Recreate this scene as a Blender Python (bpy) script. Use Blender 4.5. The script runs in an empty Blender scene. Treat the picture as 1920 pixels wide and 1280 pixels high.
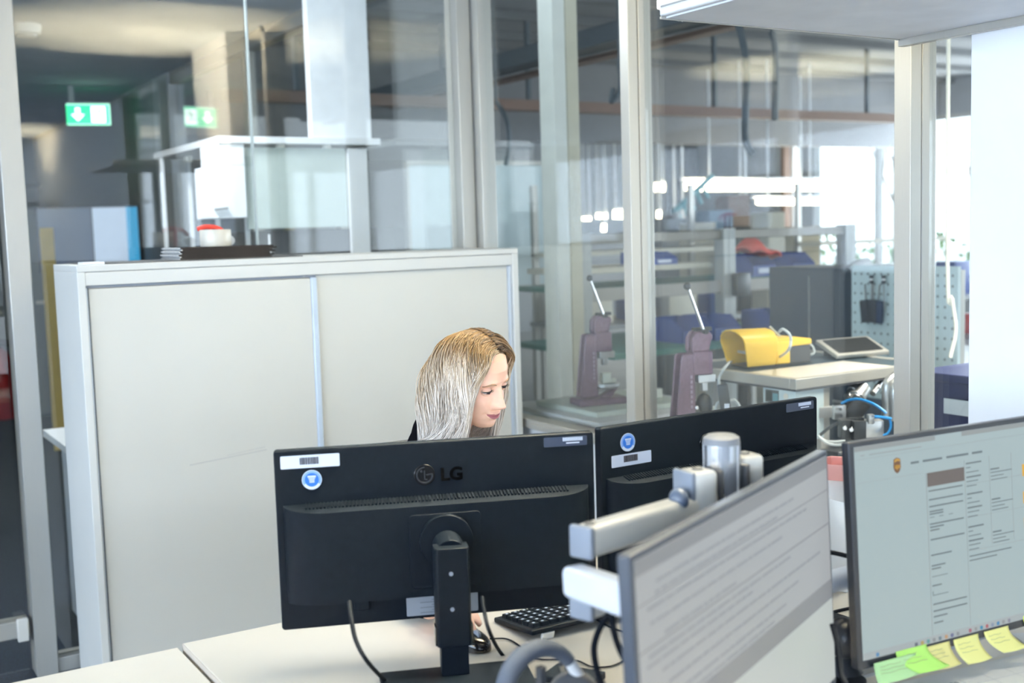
import bpy, bmesh, math, random
from mathutils import Vector, Matrix, Euler, noise
PI = math.pi
random.seed(7)
SC = bpy.context.scene
COL = SC.collection

# ------------------------------------------------------------------ camera
cam_d = bpy.data.cameras.new('camera'); cam = bpy.data.objects.new('camera', cam_d); COL.objects.link(cam)
SC.camera = cam
cam_d.sensor_width = 36.0; cam_d.lens = 2165.0 / 1920.0 * 36.0
cam_d.clip_start = 0.02; cam_d.clip_end = 200
_y, _p, _r = math.radians(31.5), math.radians(5.54), math.radians(1.72)
F0 = Vector((math.sin(_y)*math.cos(_p), math.cos(_y)*math.cos(_p), -math.sin(_p)))
R0 = Vector((math.cos(_y), -math.sin(_y), 0)); U0 = R0.cross(F0)
RR = R0*math.cos(_r) - U0*math.sin(_r); UU = U0*math.cos(_r) + R0*math.sin(_r)
cam.matrix_world = Matrix(((RR.x, UU.x, -F0.x, 0), (RR.y, UU.y, -F0.y, 0), (RR.z, UU.z, -F0.z, 1.45), (0, 0, 0, 1)))
cam_d.dof.use_dof = True; cam_d.dof.focus_distance = 2.50; cam_d.dof.aperture_fstop = 3.4

# ------------------------------------------------------------------ render look
SC.view_settings.view_transform = 'Standard'; SC.view_settings.look = 'None'
SC.view_settings.gamma = 1.0; SC.view_settings.use_curve_mapping = False
SC.view_settings.exposure = 0.66
SC.render.engine = 'CYCLES'
SC.cycles.use_denoising = True
SC.cycles.max_bounces = 10; SC.cycles.transparent_max_bounces = 24; SC.cycles.glossy_bounces = 6
SC.cycles.diffuse_bounces = 5
SC.cycles.sample_clamp_indirect = 6.0
SC.cycles.caustics_reflective = False; SC.cycles.caustics_refractive = False

# ------------------------------------------------------------------ world and lights
world = bpy.data.worlds.new('world'); SC.world = world; world.use_nodes = True
wn = world.node_tree
for n in list(wn.nodes): wn.nodes.remove(n)
wo = wn.nodes.new('ShaderNodeOutputWorld'); wb = wn.nodes.new('ShaderNodeBackground')
wb.inputs['Color'].default_value = (0.80, 0.90, 1.0, 1); wb.inputs['Strength'].default_value = 2.6
wn.links.new(wb.outputs[0], wo.inputs[0])

def area(name, loc, rot, sx, sy, power, col):
    d = bpy.data.lights.new(name, 'AREA'); d.shape = 'RECTANGLE'; d.size = sx; d.size_y = sy
    d.energy = power; d.color = col
    o = bpy.data.objects.new(name, d); COL.objects.link(o); o.location = loc; o.rotation_euler = rot
    return o
DAY = (0.62, 0.78, 1.0); DAYW = (0.82, 0.91, 1.0); WARM = (1.0, 0.80, 0.50)
# daylight through the office windows (left wall and rear wall), workshop windows (far right wall)
area('window_daylight', (-4.85, -1.5, 1.65), (0, -PI/2, 0), 1.5, 9.0, 320, DAY)
area('window_daylight', (-1.4, -6.85, 1.65), (PI/2, 0, 0), 6.0, 1.5, 70, DAY)
area('window_daylight', (11.8, 5.5, 1.85), (0, PI/2, 0), 1.6, 14.0, 480, DAYW)

# ------------------------------------------------------------------ materials
MATS = {}
def mat(name, col, rough=0.5, metal=0.0, var=0.04, scale=12.0, bump=0.0, bscale=150.0, spec=0.5, emit=None, estr=0.0, alpha=1.0, coat=0.0, stretch=None):
    if name in MATS: return MATS[name]
    m = bpy.data.materials.new(name); m.use_nodes = True
    nt = m.node_tree; b = nt.nodes['Principled BSDF']
    tc = nt.nodes.new('ShaderNodeTexCoord'); src = tc.outputs['Object']
    if stretch:
        mp = nt.nodes.new('ShaderNodeMapping'); mp.inputs['Scale'].default_value = stretch
        nt.links.new(src, mp.inputs['Vector']); src = mp.outputs['Vector']
    nz = nt.nodes.new('ShaderNodeTexNoise'); nz.inputs['Scale'].default_value = scale; nz.inputs['Detail'].default_value = 3
    nt.links.new(src, nz.inputs['Vector'])
    rp = nt.nodes.new('ShaderNodeValToRGB')
    c0 = [max(0, c*(1-var)) for c in col]; c1 = [min(1, c*(1+var)) for c in col]
    rp.color_ramp.elements[0].color = (*c0, 1); rp.color_ramp.elements[0].position = 0.3
    rp.color_ramp.elements[1].color = (*c1, 1); rp.color_ramp.elements[1].position = 0.7
    nt.links.new(nz.outputs['Fac'], rp.inputs['Fac']); nt.links.new(rp.outputs['Color'], b.inputs['Base Color'])
    b.inputs['Roughness'].default_value = rough; b.inputs['Metallic'].default_value = metal
    b.inputs['Specular IOR Level'].default_value = spec
    b.inputs['Coat Weight'].default_value = coat
    if emit: b.inputs['Emission Color'].default_value = (*emit, 1); b.inputs['Emission Strength'].default_value = estr
    if alpha < 1: b.inputs['Alpha'].default_value = alpha
    if bump > 0:
        n2 = nt.nodes.new('ShaderNodeTexNoise'); n2.inputs['Scale'].default_value = bscale
        nt.links.new(src, n2.inputs['Vector'])
        bp = nt.nodes.new('ShaderNodeBump'); bp.inputs['Strength'].default_value = bump; bp.inputs['Distance'].default_value = 0.002
        nt.links.new(n2.outputs['Fac'], bp.inputs['Height']); nt.links.new(bp.outputs['Normal'], b.inputs['Normal'])
    MATS[name] = m; return m

def glass_mat(name, tint, refl=1.0, ior=1.5):
    m = bpy.data.materials.new(name); m.use_nodes = True; nt = m.node_tree
    for n in list(nt.nodes): nt.nodes.remove(n)
    out = nt.nodes.new('ShaderNodeOutputMaterial'); mx = nt.nodes.new('ShaderNodeMixShader')
    tr = nt.nodes.new('ShaderNodeBsdfTransparent'); tr.inputs['Color'].default_value = (*tint, 1)
    gl = nt.nodes.new('ShaderNodeBsdfGlossy'); gl.inputs['Roughness'].default_value = 0.0
    fr = nt.nodes.new('ShaderNodeFresnel'); ge = nt.nodes.new('ShaderNodeNewGeometry')
    ma = nt.nodes.new('ShaderNodeMapRange')
    ma.inputs['From Min'].default_value = 0; ma.inputs['From Max'].default_value = 1
    ma.inputs['To Min'].default_value = ior; ma.inputs['To Max'].default_value = 1/ior
    nt.links.new(ge.outputs['Backfacing'], ma.inputs['Value']); nt.links.new(ma.outputs['Result'], fr.inputs['IOR'])
    mm = nt.nodes.new('ShaderNodeMath'); mm.operation = 'MULTIPLY'; mm.inputs[1].default_value = refl; mm.use_clamp = True
    nt.links.new(fr.outputs[0], mm.inputs[0]); nt.links.new(mm.outputs[0], mx.inputs[0])
    nt.links.new(tr.outputs[0], mx.inputs[1]); nt.links.new(gl.outputs[0], mx.inputs[2]); nt.links.new(mx.outputs[0], out.inputs[0])
    return m
G_GLASS = glass_mat('partition_glass', (0.965, 0.982, 0.975), 1.65)
G_CLEAR = glass_mat('window_glass', (0.97, 0.985, 0.98), 1.0)

M_WALL = mat('painted_wall', (0.72, 0.73, 0.73), 0.8, bump=0.1)
M_CEIL = mat('ceiling_paint', (0.58, 0.64, 0.71), 0.9, scale=3)
M_CARPET = mat('carpet', (0.014, 0.026, 0.048), 0.95, var=0.5, scale=120, bump=0.6, bscale=300)
M_SHOPFLOOR = mat('workshop_floor', (0.28, 0.29, 0.29), 0.5, var=0.12, scale=3)
M_ALU = mat('anodised_aluminium', (0.47, 0.46, 0.42), 0.36, 0.3, var=0.03, scale=30, stretch=(40, 40, 0.5))
M_ALUD = mat('joint_rubber', (0.06, 0.06, 0.06), 0.7)
M_WHITE = mat('white_lacquer', (0.80, 0.81, 0.82), 0.45, var=0.02)
M_CAB = mat('cabinet_body', (0.76, 0.75, 0.70), 0.5, var=0.02, scale=4, bump=0.15, bscale=500)
M_CABDOOR = mat('cabinet_door', (0.72, 0.70, 0.63), 0.42, var=0.02, scale=2, bump=0.15, bscale=500)
M_DESK = mat('desk_laminate', (0.82, 0.76, 0.65), 0.42, var=0.02, scale=6, bump=0.08, bscale=600)
M_DESKEDGE = mat('desk_edge', (0.55, 0.48, 0.40), 0.6)
M_BLACK = mat('black_plastic', (0.005, 0.008, 0.013), 0.46, var=0.1, scale=60, bump=0.2, bscale=900, spec=0.07)
M_BLACKG = mat('gloss_black', (0.006, 0.006, 0.007), 0.12)
M_BEZEL = mat('monitor_bezel', (0.02, 0.024, 0.032), 0.35)
M_CABLE = mat('cable_rubber', (0.008, 0.010, 0.014), 0.6, spec=0.02)
M_SILVER = mat('silver_plastic', (0.74, 0.71, 0.64), 0.35, 0.08, var=0.02)
M_CHROME = mat('brushed_tube', (0.78, 0.79, 0.81), 0.2, 0.85, var=0.03, stretch=(60, 60, 1))
M_GREYCAP = mat('grey_cap', (0.24, 0.27, 0.32), 0.45)
M_LABELW = mat('label_paper', (0.74, 0.78, 0.88), 0.6, var=0.01)
M_INK = mat('print_ink', (0.03, 0.03, 0.04), 0.6)
M_GREYINK = mat('grey_ink', (0.20, 0.22, 0.24), 0.6)
M_BLUE = mat('sticker_blue', (0.02, 0.16, 0.62), 0.4)
M_PAPER = mat('paper', (0.82, 0.81, 0.78), 0.8, var=0.02)
M_YNOTE = mat('yellow_note', (0.80, 0.76, 0.28), 0.8, var=0.04)
M_GNOTE = mat('green_note', (0.42, 0.75, 0.16), 0.8, var=0.05)
M_YPLASTIC = mat('yellow_plastic', (0.90, 0.58, 0.06), 0.4, var=0.03, bump=0.1)
M_MAUVE = mat('mauve_hammer_paint', (0.21, 0.13, 0.185), 0.35, 0.2, var=0.12, scale=80)
M_STEEL = mat('machined_steel', (0.55, 0.56, 0.56), 0.3, 0.8, var=0.08, scale=20)
M_DSTEEL = mat('dark_steel', (0.07, 0.075, 0.08), 0.4, 0.5, var=0.15)
M_GREYMET = mat('grey_metal', (0.30, 0.31, 0.31), 0.5, 0.2, var=0.06)
M_CREAM = mat('cream_panel', (0.66, 0.63, 0.52), 0.6)
M_BIN = mat('blue_bin_plastic', (0.035, 0.08, 0.32), 0.45)
M_NAVY = mat('navy_crate_plastic', (0.012, 0.018, 0.07), 0.45)
M_RED = mat('red_plastic', (0.80, 0.06, 0.04), 0.5)
M_GREENMAT = mat('green_worktop', (0.08, 0.24, 0.20), 0.6)
M_HOSEB = mat('blue_hose', (0.02, 0.25, 0.62), 0.35)
M_HOSEG = mat('grey_hose', (0.50, 0.54, 0.54), 0.4)
M_PEG = mat('perforated_panel', (0.56, 0.68, 0.70), 0.5)
M_DARKG = mat('dark_grey', (0.06, 0.065, 0.075), 0.6)
M_PINK = mat('pink_plastic', (0.85, 0.42, 0.38), 0.45)
M_DUCT = mat('duct_metal', (0.08, 0.10, 0.115), 0.5, 0.3)
M_BROWN = mat('brown_steel', (0.22, 0.13, 0.09), 0.6)
M_TUBEON = mat('lit_tube', (1, 0.95, 0.8), 0.5, emit=(1.0, 0.86, 0.60), estr=9.0)
M_FROST = mat('frosted_board', (0.50, 0.57, 0.54), 0.35)

# ------------------------------------------------------------------ mesh helpers
class MB:
    def __init__(s): s.bm = bmesh.new(); s.mi = 0
    def _add(s, before):
        for f in s.bm.faces:
            if f.index < 0 or f not in before: pass
    def box(s, c, d, rot=None, mi=0, bev=0.0, seg=2):
        t = bmesh.new(); bmesh.ops.create_cube(t, size=1.0)
        for v in t.verts: v.co = Vector((v.co.x*d[0], v.co.y*d[1], v.co.z*d[2]))
        if bev > 0: bmesh.ops.bevel(t, geom=list(t.edges), offset=bev, segments=seg, affect='EDGES', profile=0.5, clamp_overlap=True)
        m = Matrix.Translation(Vector(c))
        if rot: m = m @ Euler(rot).to_matrix().to_4x4()
        return s._merge(t, m, mi)
    def bb(s, lo, hi, mi=0, bev=0.0):
        c = [(a+b)/2 for a, b in zip(lo, hi)]; d = [abs(b-a) for a, b in zip(lo, hi)]
        return s.box(c, d, None, mi, bev)
    def _merge(s, t, m, mi=0):
        t.transform(m); mp = {}
        for v in t.verts: mp[v] = s.bm.verts.new(v.co)
        for f in t.faces:
            try:
                nf = s.bm.faces.new([mp[v] for v in f.verts]); nf.material_index = mi
            except ValueError: pass
        t.free(); return s
    def cyl(s, p0, p1, r0, r1=None, seg=24, mi=0, cap=True):
        if r1 is None: r1 = r0
        p0 = Vector(p0); p1 = Vector(p1); ax = (p1-p0).normalized()
        q = ax.to_track_quat('Z', 'Y').to_matrix()
        a = []; b = []
        for i in range(seg):
            t = 2*PI*i/seg; d = q @ Vector((math.cos(t), math.sin(t), 0))
            a.append(s.bm.verts.new(p0+d*r0)); b.append(s.bm.verts.new(p1+d*r1))
        for i in range(seg):
            f = s.bm.faces.new((a[i], a[(i+1) % seg], b[(i+1) % seg], b[i])); f.material_index = mi
        if cap:
            f = s.bm.faces.new(list(reversed(a))); f.material_index = mi
            f = s.bm.faces.new(b); f.material_index = mi
        return s
    def tube(s, pts, r, seg=8, mi=0, closed=False):
        pts = [Vector(p) for p in pts]; n = len(pts); rings = []; ref = Vector((0, 0, 1))
        rr = r if isinstance(r, (list, tuple)) else [r]*n
        for i, p in enumerate(pts):
            a = pts[max(0, i-1)]; b = pts[min(n-1, i+1)]; t = (b-a)
            if t.length < 1e-9: t = Vector((0, 0, 1))
            t.normalize()
            u = ref - t*ref.dot(t)
            if u.length < 0.05: u = Vector((1, 0, 0)) - t*t.x
            u.normalize(); ref = u; w = t.cross(u)
            rings.append([s.bm.verts.new(p + (u*math.cos(2*PI*k/seg) + w*math.sin(2*PI*k/seg))*rr[i]) for k in range(seg)])
        for i in range(n-1):
            for k in range(seg):
                f = s.bm.faces.new((rings[i][k], rings[i][(k+1) % seg], rings[i+1][(k+1) % seg], rings[i+1][k])); f.material_index = mi
        f = s.bm.faces.new(list(reversed(rings[0]))); f.material_index = mi
        f = s.bm.faces.new(rings[-1]); f.material_index = mi
        return s
    def lathe(s, prof, c=(0, 0, 0), seg=32, mi=0, axis=None):
        c = Vector(c); q = Matrix.Identity(3)
        if axis: q = Vector(axis).normalized().to_track_quat('Z', 'Y').to_matrix()
        rings = []
        for (r, z) in prof:
            rings.append([s.bm.verts.new(c + q @ Vector((max(r, 1e-5)*math.cos(2*PI*k/seg), max(r, 1e-5)*math.sin(2*PI*k/seg), z))) for k in range(seg)])
        for i in range(len(rings)-1):
            for k in range(seg):
                f = s.bm.faces.new((rings[i][k], rings[i][(k+1) % seg], rings[i+1][(k+1) % seg], rings[i+1][k])); f.material_index = mi
        return s
    def prism(s, out, h, m=None, mi=0):
        """2-D outline in XY extruded to +Z by h, then moved by matrix m"""
        m = m or Matrix.Identity(4)
        a = [s.bm.verts.new(m @ Vector((x, y, 0))) for x, y in out]
        b = [s.bm.verts.new(m @ Vector((x, y, h))) for x, y in out]
        n = len(out)
        for i in range(n):
            f = s.bm.faces.new((a[i], a[(i+1) % n], b[(i+1) % n], b[i])); f.material_index = mi
        f = s.bm.faces.new(list(reversed(a))); f.material_index = mi
        f = s.bm.faces.new(b); f.material_index = mi
        return s
    def grid(s, fn, nu, nv, mi=0):
        vs = [[s.bm.verts.new(fn(u/nu, v/nv)) for v in range(nv+1)] for u in range(nu+1)]
        for i in range(nu):
            for j in range(nv):
                f = s.bm.faces.new((vs[i][j], vs[i+1][j], vs[i+1][j+1], vs[i][j+1])); f.material_index = mi
        return s
    def ball(s, c, r, seg=20, ring=12, sc=(1, 1, 1), mi=0):
        t = bmesh.new(); bmesh.ops.create_uvsphere(t, u_segments=seg, v_segments=ring, radius=r)
        return s._merge(t, Matrix.Translation(Vector(c)) @ Matrix.Diagonal((*sc, 1)), mi)
    def build(s, name, mats, parent=None, smooth=True, bevel=0.0, bseg=2, solid=0.0, loc=None, rot=None, sub=0):
        me = bpy.data.meshes.new(name)
        bmesh.ops.recalc_face_normals(s.bm, faces=s.bm.faces)
        s.bm.to_mesh(me); s.bm.free()
        ms = mats if isinstance(mats, (list, tuple)) else [mats]
        for mm in ms: me.materials.append(mm)
        o = bpy.data.objects.new(name, me); COL.objects.link(o)
        if smooth:
            me.shade_smooth() if hasattr(me, 'shade_smooth') else None
            try: me.set_sharp_from_angle(angle=math.radians(38))
            except Exception: pass
        if loc: o.location = loc
        if rot: o.rotation_euler = rot
        if parent: o.parent = parent
        if solid: md = o.modifiers.new('solid', 'SOLIDIFY'); md.thickness = solid; md.offset = 0
        if bevel:
            md = o.modifiers.new('bevel', 'BEVEL'); md.width = bevel; md.segments = bseg; md.limit_method = 'ANGLE'; md.angle_limit = math.radians(40)
        if sub: md = o.modifiers.new('sub', 'SUBSURF'); md.levels = sub; md.render_levels = sub
        return o

def thing(name, label, cat, loc=(0, 0, 0), rz=0.0, group=None):
    o = bpy.data.objects.new(name, None); COL.objects.link(o); o.location = loc; o.rotation_euler = (0, 0, rz)
    o.empty_display_size = 0.05
    o['label'] = label; o['category'] = cat
    if group: o['group'] = group
    return o
def tag(o, label, cat, group=None, kind=None):
    if label: o['label'] = label
    if cat: o['category'] = cat
    if group: o['group'] = group
    if kind: o['kind'] = kind
    return o
def struct(o, label=None):
    o['kind'] = 'structure'
    if label: o['label'] = label; o['category'] = label.split()[-1]
    return o
def lab(o, t): o['label'] = t; return o
def dup(root, loc=None, rz=None, label=None):
    r = root.copy(); COL.objects.link(r)
    if loc is not None: r.location = loc
    if rz is not None: r.rotation_euler = (0, 0, rz)
    if label: r['label'] = label
    for ch in list(root.children):
        c = ch.copy(); COL.objects.link(c); c.parent = r
        for g in list(ch.children):
            d = g.copy(); COL.objects.link(d); d.parent = c
    return r
def text_mesh(name, body, size, m, parent=None, loc=(0, 0, 0), rot=(PI/2, 0, 0), extrude=0.0006, bold=0.0, sx=1.0, align='LEFT'):
    cu = bpy.data.curves.new('t', 'FONT'); cu.body = body; cu.size = size; cu.extrude = extrude; cu.offset = bold; cu.align_x = align
    to = bpy.data.objects.new('t', cu); COL.objects.link(to)
    bpy.context.view_layer.update()
    me = bpy.data.meshes.new_from_object(to.evaluated_get(bpy.context.evaluated_depsgraph_get()))
    bpy.data.objects.remove(to); bpy.data.curves.remove(cu)
    me.name = name; me.materials.clear(); me.materials.append(m)
    o = bpy.data.objects.new(name, me); COL.objects.link(o); o.location = loc; o.rotation_euler = rot; o.scale = (sx, 1, 1)
    if parent: o.parent = parent
    return o
def smoothpath(pts, n=8):
    P = [Vector(p) for p in pts]; P = [P[0]*2-P[1]] + P + [P[-1]*2-P[-2]]; out = []
    for i in range(1, len(P)-2):
        a, b, c, d = P[i-1:i+3]
        for k in range(n):
            t = k/n
            out.append(0.5*((2*b)+(c-a)*t+(2*a-5*b+4*c-d)*t*t+(3*b-a-3*c+d)*t*t*t))
    out.append(P[-2]); return out
def cable(name, pts, r, m, parent=None, n=8, seg=8):
    b = MB(); b.tube(smoothpath(pts, n), r, seg); return b.build(name, m, parent)
def rrect(x0, y0, x1, y1, r, n=5):
    o = []
    for cx, cy, a0 in ((x1-r, y1-r, 0), (x0+r, y1-r, PI/2), (x0+r, y0+r, PI), (x1-r, y0+r, 3*PI/2)):
        for k in range(n+1):
            a = a0 + PI/2*k/n; o.append((cx+r*math.cos(a), cy+r*math.sin(a)))
    return o
XZ = Matrix(((1, 0, 0, 0), (0, 0, 1, 0), (0, 1, 0, 0), (0, 0, 0, 1)))   # outline (x,y)->(x,z), height -> +y

# ================================================================== SETTING
CH = 2.62
b = MB(); b.bb((-5, -7, -0.1), (2.35, 14, 0)); struct(b.build('floor', M_CARPET, smooth=False), 'dark blue carpeted office floor')
b = MB(); b.bb((2.35, -7, -0.1), (12, 14, 0)); struct(b.build('floor', M_SHOPFLOOR, smooth=False), 'grey workshop floor')
b = MB(); b.bb((-5, -7, CH), (2.35, 14, CH+0.12)); struct(b.build('ceiling', M_CEIL, smooth=False), 'pale office ceiling')
b = MB(); b.bb((2.36, -7, 3.1), (12, 14, 3.22))
struct(b.build('ceiling', mat('workshop_ceiling', (0.20, 0.20, 0.20), 0.9, var=0.1, scale=2), smooth=False), 'grey ribbed workshop ceiling')
b = MB()
for i in range(26): b.bb((2.4, -6.8+i*0.8, 3.04), (12, -6.68+i*0.8, 3.10))
struct(b.build('trim_1', mat('ceiling_rib', (0.15, 0.15, 0.15), 0.9), smooth=False), 'grey ceiling ribs')
# left wall with a long window band
b = MB(); b.bb((-5.12, -7, 0), (-5, 14, 0.9)); b.bb((-5.12, -7, 2.4), (-5, 14, CH)); b.bb((-5.12, 3.2, 0.9), (-5, 14, 2.4)); b.bb((-5.12, -7, 0.9), (-5, -6.2, 2.4))
struct(b.build('wall_left', M_WALL, smooth=False), 'white office window wall')
b = MB(); b.bb((-5.12, -7.12, 0), (2.35, -7, 0.9)); b.bb((-5.12, -7.12, 2.4), (2.35, -7, CH)); b.bb((-5.12, -7.12, 0.9), (-4.5, -7, 2.4)); b.bb((1.7, -7.12, 0.9), (2.35, -7, 2.4))
struct(b.build('wall_rear', M_WALL, smooth=False), 'white rear office wall')
b = MB(); b.bb((-5.12, 13.9, 0), (2.35, 14, CH)); struct(b.build('wall_back', mat('corridor_wall', (0.40, 0.43, 0.44), 0.8), smooth=False), 'grey corridor end wall')
b = MB(); b.bb((2.35, 13.9, 0), (12.1, 14, 3.2)); struct(b.build('wall_workshop', mat('workshop_wall', (0.22, 0.235, 0.25), 0.8), smooth=False), 'grey workshop end wall')
b = MB(); b.bb((12, -7, 0), (12.15, 14, 0.6)); b.bb((12, -7, 2.68), (12.15, 14, 3.2)); b.bb((12, 11.5, 0.6), (12.15, 14, 2.68))
struct(b.build('wall_right', mat('workshop_window_wall', (0.36, 0.37, 0.38), 0.8), smooth=False), 'workshop window wall')
b = MB()
for i in range(10): b.bb((12.0, -6.6+i*1.85, 0.6), (12.1, -6.52+i*1.85, 2.68))
b.bb((12.0, -7, 0.6), (12.1, 11.5, 0.65)); b.bb((12.0, -7, 2.63), (12.1, 11.5, 2.68))
wf = struct(b.build('window_1', M_ALU, smooth=False), 'workshop window band')
b = MB(); b.bb((12.04, -7, 0.65), (12.05, 11.5, 2.63)); b.build('pane', G_CLEAR, wf, smooth=False)
b = MB()
for i in range(7): b.bb((-5.1, -6.2+i*1.55, 0.9), (-5.02, -6.14+i*1.55, 2.4))
struct(b.build('window_2', M_ALU, smooth=False), 'office side window')

# ---- partition along Y=4.1 (behind the cabinet): posts, head, glass
def glassbox(lo, hi, name, parent=None, m=None):
    b = MB(); b.bb(lo, hi); return b.build(name, m or G_GLASS, parent, smooth=False)
w3 = thing('window_3', 'full height glass partition behind the sliding door cabinet', 'partition'); w3['kind'] = 'structure'
for x0, x1 in ((0.575, 0.645), (2.27, 2.33)):
    b = MB(); b.bb((x0, 4.05, 0.0), (x1, 4.15, CH)); b.build('post', M_ALU, w3, bevel=0.003)
b = MB(); b.bb((2.335, 4.0, 0), (2.40, 4.15, CH)); b.build('post', M_ALU, w3, bevel=0.003)
b = MB(); b.bb((0.645, 4.06, CH-0.05), (2.27, 4.14, CH)); b.bb((0.645, 4.06, 0), (2.27, 4.14, 0.05)); b.build('rail', M_ALU, w3, bevel=0.002)
glassbox((0.645, 4.095, 0.05), (1.430, 4.107, CH-0.05), 'pane', w3)
glassbox((1.436, 4.095, 0.05), (2.27, 4.107, CH-0.05), 'pane', w3)
b = MB(); b.bb((1.430, 4.093, 0.05), (1.436, 4.109, CH-0.05)); lab(b.build('seal', mat('glass_edge', (0.45, 0.52, 0.52), 0.3), w3, smooth=False), 'thin upright joint between two panes')
d1 = thing('door_1', 'framed glass door left of the partition post', 'door'); d1['kind'] = 'structure'
b = MB(); b.bb((-0.4, 4.07, 0.14), (0.565, 4.13, 0.20)); b.bb((-0.4, 4.07, CH-0.25), (0.565, 4.13, CH-0.2)); b.bb((-0.46, 4.07, 0.01), (-0.4, 4.13, CH-0.2)); b.build('frame', M_ALU, d1, bevel=0.003)
b = MB(); b.bb((0.525, 4.055, 0.13), (0.56, 4.075, 0.21)); lab(b.build('hinge', M_SILVER, d1, bevel=0.004), 'small silver hinge block')
glassbox((-0.4, 4.095, 0.02), (0.56, 4.105, CH-0.25), 'pane', d1)
b = MB(); b.bb((-5, 4.05, 0), (-0.46, 4.15, CH)); struct(b.build('wall_front', M_WALL, smooth=False), 'white office front wall')

# ---- partition along X=2.35
w4 = thing('window_4', 'glazed partition between office and workshop', 'partition'); w4['kind'] = 'structure'
POSTS = [(3.025, 2.98), (1.93, 1.88), (0.83, 0.78), (-0.27, -0.32), (-1.37, -1.42)]
for (ya, yb) in POSTS:
    b = MB(); b.bb((2.29, yb, 0.0), (2.328, ya, CH)); b.bb((2.334, yb+0.002, 0.0), (2.385, ya, CH)); b.build('post', M_ALU, w4, bevel=0.002)
    b = MB(); b.bb((2.327, yb+0.006, 0), (2.335, ya-0.004, CH)); b.build('joint', M_ALUD, w4, smooth=False)
edges = [4.05, 3.025, 2.98, 1.93, 1.88, 0.83, 0.78, -0.27, -0.32, -1.37]
for k in range(0, 10, 2):
    y1, y0 = edges[k], edges[k+1]
    glassbox((2.352, y0+0.004, 0.74), (2.364, y1-0.004, CH), 'pane', w4)
    b = MB(); b.bb((2.30, y0+0.004, 0.70), (2.38, y1-0.004, 0.735)); b.build('rail', M_ALU, w4, bevel=0.003)
b = MB(); b.bb((2.29, -7, CH-0.04), (2.39, 4.05, CH)); b.build('head_rail', M_ALU, w4, bevel=0.002)
b = MB(); b.bb((2.325, -1.4, 0), (2.375, 4.05, 0.698)); struct(b.build('wall_parapet', M_WHITE, smooth=False), 'low white wall below the workshop glazing')
b = MB(); b.bb((2.295, 1.94, 0.70), (2.324, 2.97, 0.722)); b.bb((2.295, 3.03, 0.70), (2.324, 3.64, 0.722)); struct(b.build('trim_2', M_ALU, bevel=0.003), 'pale window sill ledge')
b = MB(); b.bb((2.33, -7, 0), (2.38, -1.42, CH)); struct(b.build('wall_side', M_WALL, smooth=False), 'white side wall')
# closed white wall element at the right of the glazing
b = MB(); b.bb((2.17, 1.475, 0), (2.285, 1.625, CH)); 
struct(b.build('wall_column', mat('white_column', (0.86, 0.88, 0.90), 0.55, var=0.01), bevel=0.003), 'white pillar before the glazing')
b = MB(); b.bb((2.19, 0.9, 0), (2.285, 1.47, CH)); struct(b.build('wall_panel', M_WHITE, bevel=0.003), 'white wall element beside the pillar')
# corridor: glass wall continuing along X=2.35
w5 = thing('window_5', 'glass wall along the corridor beyond the office', 'partition'); w5['kind'] = 'structure'
ys = [4.15, 5.45, 6.75, 8.05, 8.35]
for y in (5.45, 6.75):
    b = MB(); b.bb((2.33, y-0.03, 0), (2.39, y+0.03, CH)); b.build('post', M_ALU, w5, bevel=0.003)
b = MB(); b.bb((2.30, 8.3, 0), (2.42, 8.7, CH)); b.build('column', mat('column_grey', (0.62, 0.66, 0.70), 0.7), w5, bevel=0.004)
for y0, y1 in ((4.16, 5.42), (5.48, 6.72), (6.78, 8.3)):
    glassbox((2.354, y0, 0.05), (2.364, y1, CH-0.08), 'pane', w5)
b = MB(); b.bb((2.32, 4.15, CH-0.08), (2.40, 8.3, CH)); b.build('rail', M_ALU, w5, bevel=0.003)
b = MB(); b.bb((2.33, 8.7, 0), (2.39, 13.9, CH)); struct(b.build('wall_corridor', mat('corridor_side', (0.36, 0.40, 0.43), 0.7), smooth=False), 'grey blue corridor side wall')
# ================================================================== OFFICE THINGS
# ---- sliding door cabinet
cb = thing('storage_cabinet', 'large beige sliding door storage cabinet standing before the glass partition', 'cabinet', (0.71, 3.66, 0))
W, D, H = 1.57, 0.37, 1.38
b = MB(); b.bb((0, 0.0, 0), (0.024, D, H-0.02)); b.bb((W-0.024, 0.0, 0), (W, D, H-0.02)); b.bb((0.024, D-0.01, 0), (W-0.024, D, H-0.02))
b.bb((0.024, 0.03, 0.05), (W-0.024, D, 0.075)); b.build('body', M_CAB, cb, bevel=0.002)
b = MB(); b.bb((0, -0.002, H-0.02), (W, D, H)); b.build('top', M_CAB, cb, bevel=0.002)
b = MB(); b.bb((0.024, 0.002, H-0.062), (W-0.024, 0.03, H-0.0215)); b.build('fascia', M_CAB, cb, bevel=0.0015)
b = MB(); b.bb((0.024, 0.002, 0), (W-0.024, 0.03, 0.06)); b.build('plinth', M_CAB, cb, bevel=0.0015)
b = MB(); b.bb((0.034, 0.014, 0.062), (0.752, 0.030, H-0.072)); dl = b.build('door', M_CABDOOR, cb, bevel=0.002)
b = MB(); b.bb((0.752, 0.006, 0.062), (0.772, 0.032, H-0.070)); b.build('grip_strip', mat('grip_strip', (0.62, 0.70, 0.80), 0.35, 0.1), dl, bevel=0.003)
b = MB(); b.bb((0.024, 0.006, 0.062), (0.029, 0.032, H-0.070)); b.build('edge_strip', mat('edge_strip', (0.55, 0.60, 0.66), 0.35, 0.2), dl, bevel=0.001)
b = MB(); b.bb((0.029, 0.016, 0.062), (0.0345, 0.032, H-0.070)); b.build('shadow_gap', mat('gap_dark', (0.03, 0.045, 0.07), 0.7), dl, smooth=False)
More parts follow.
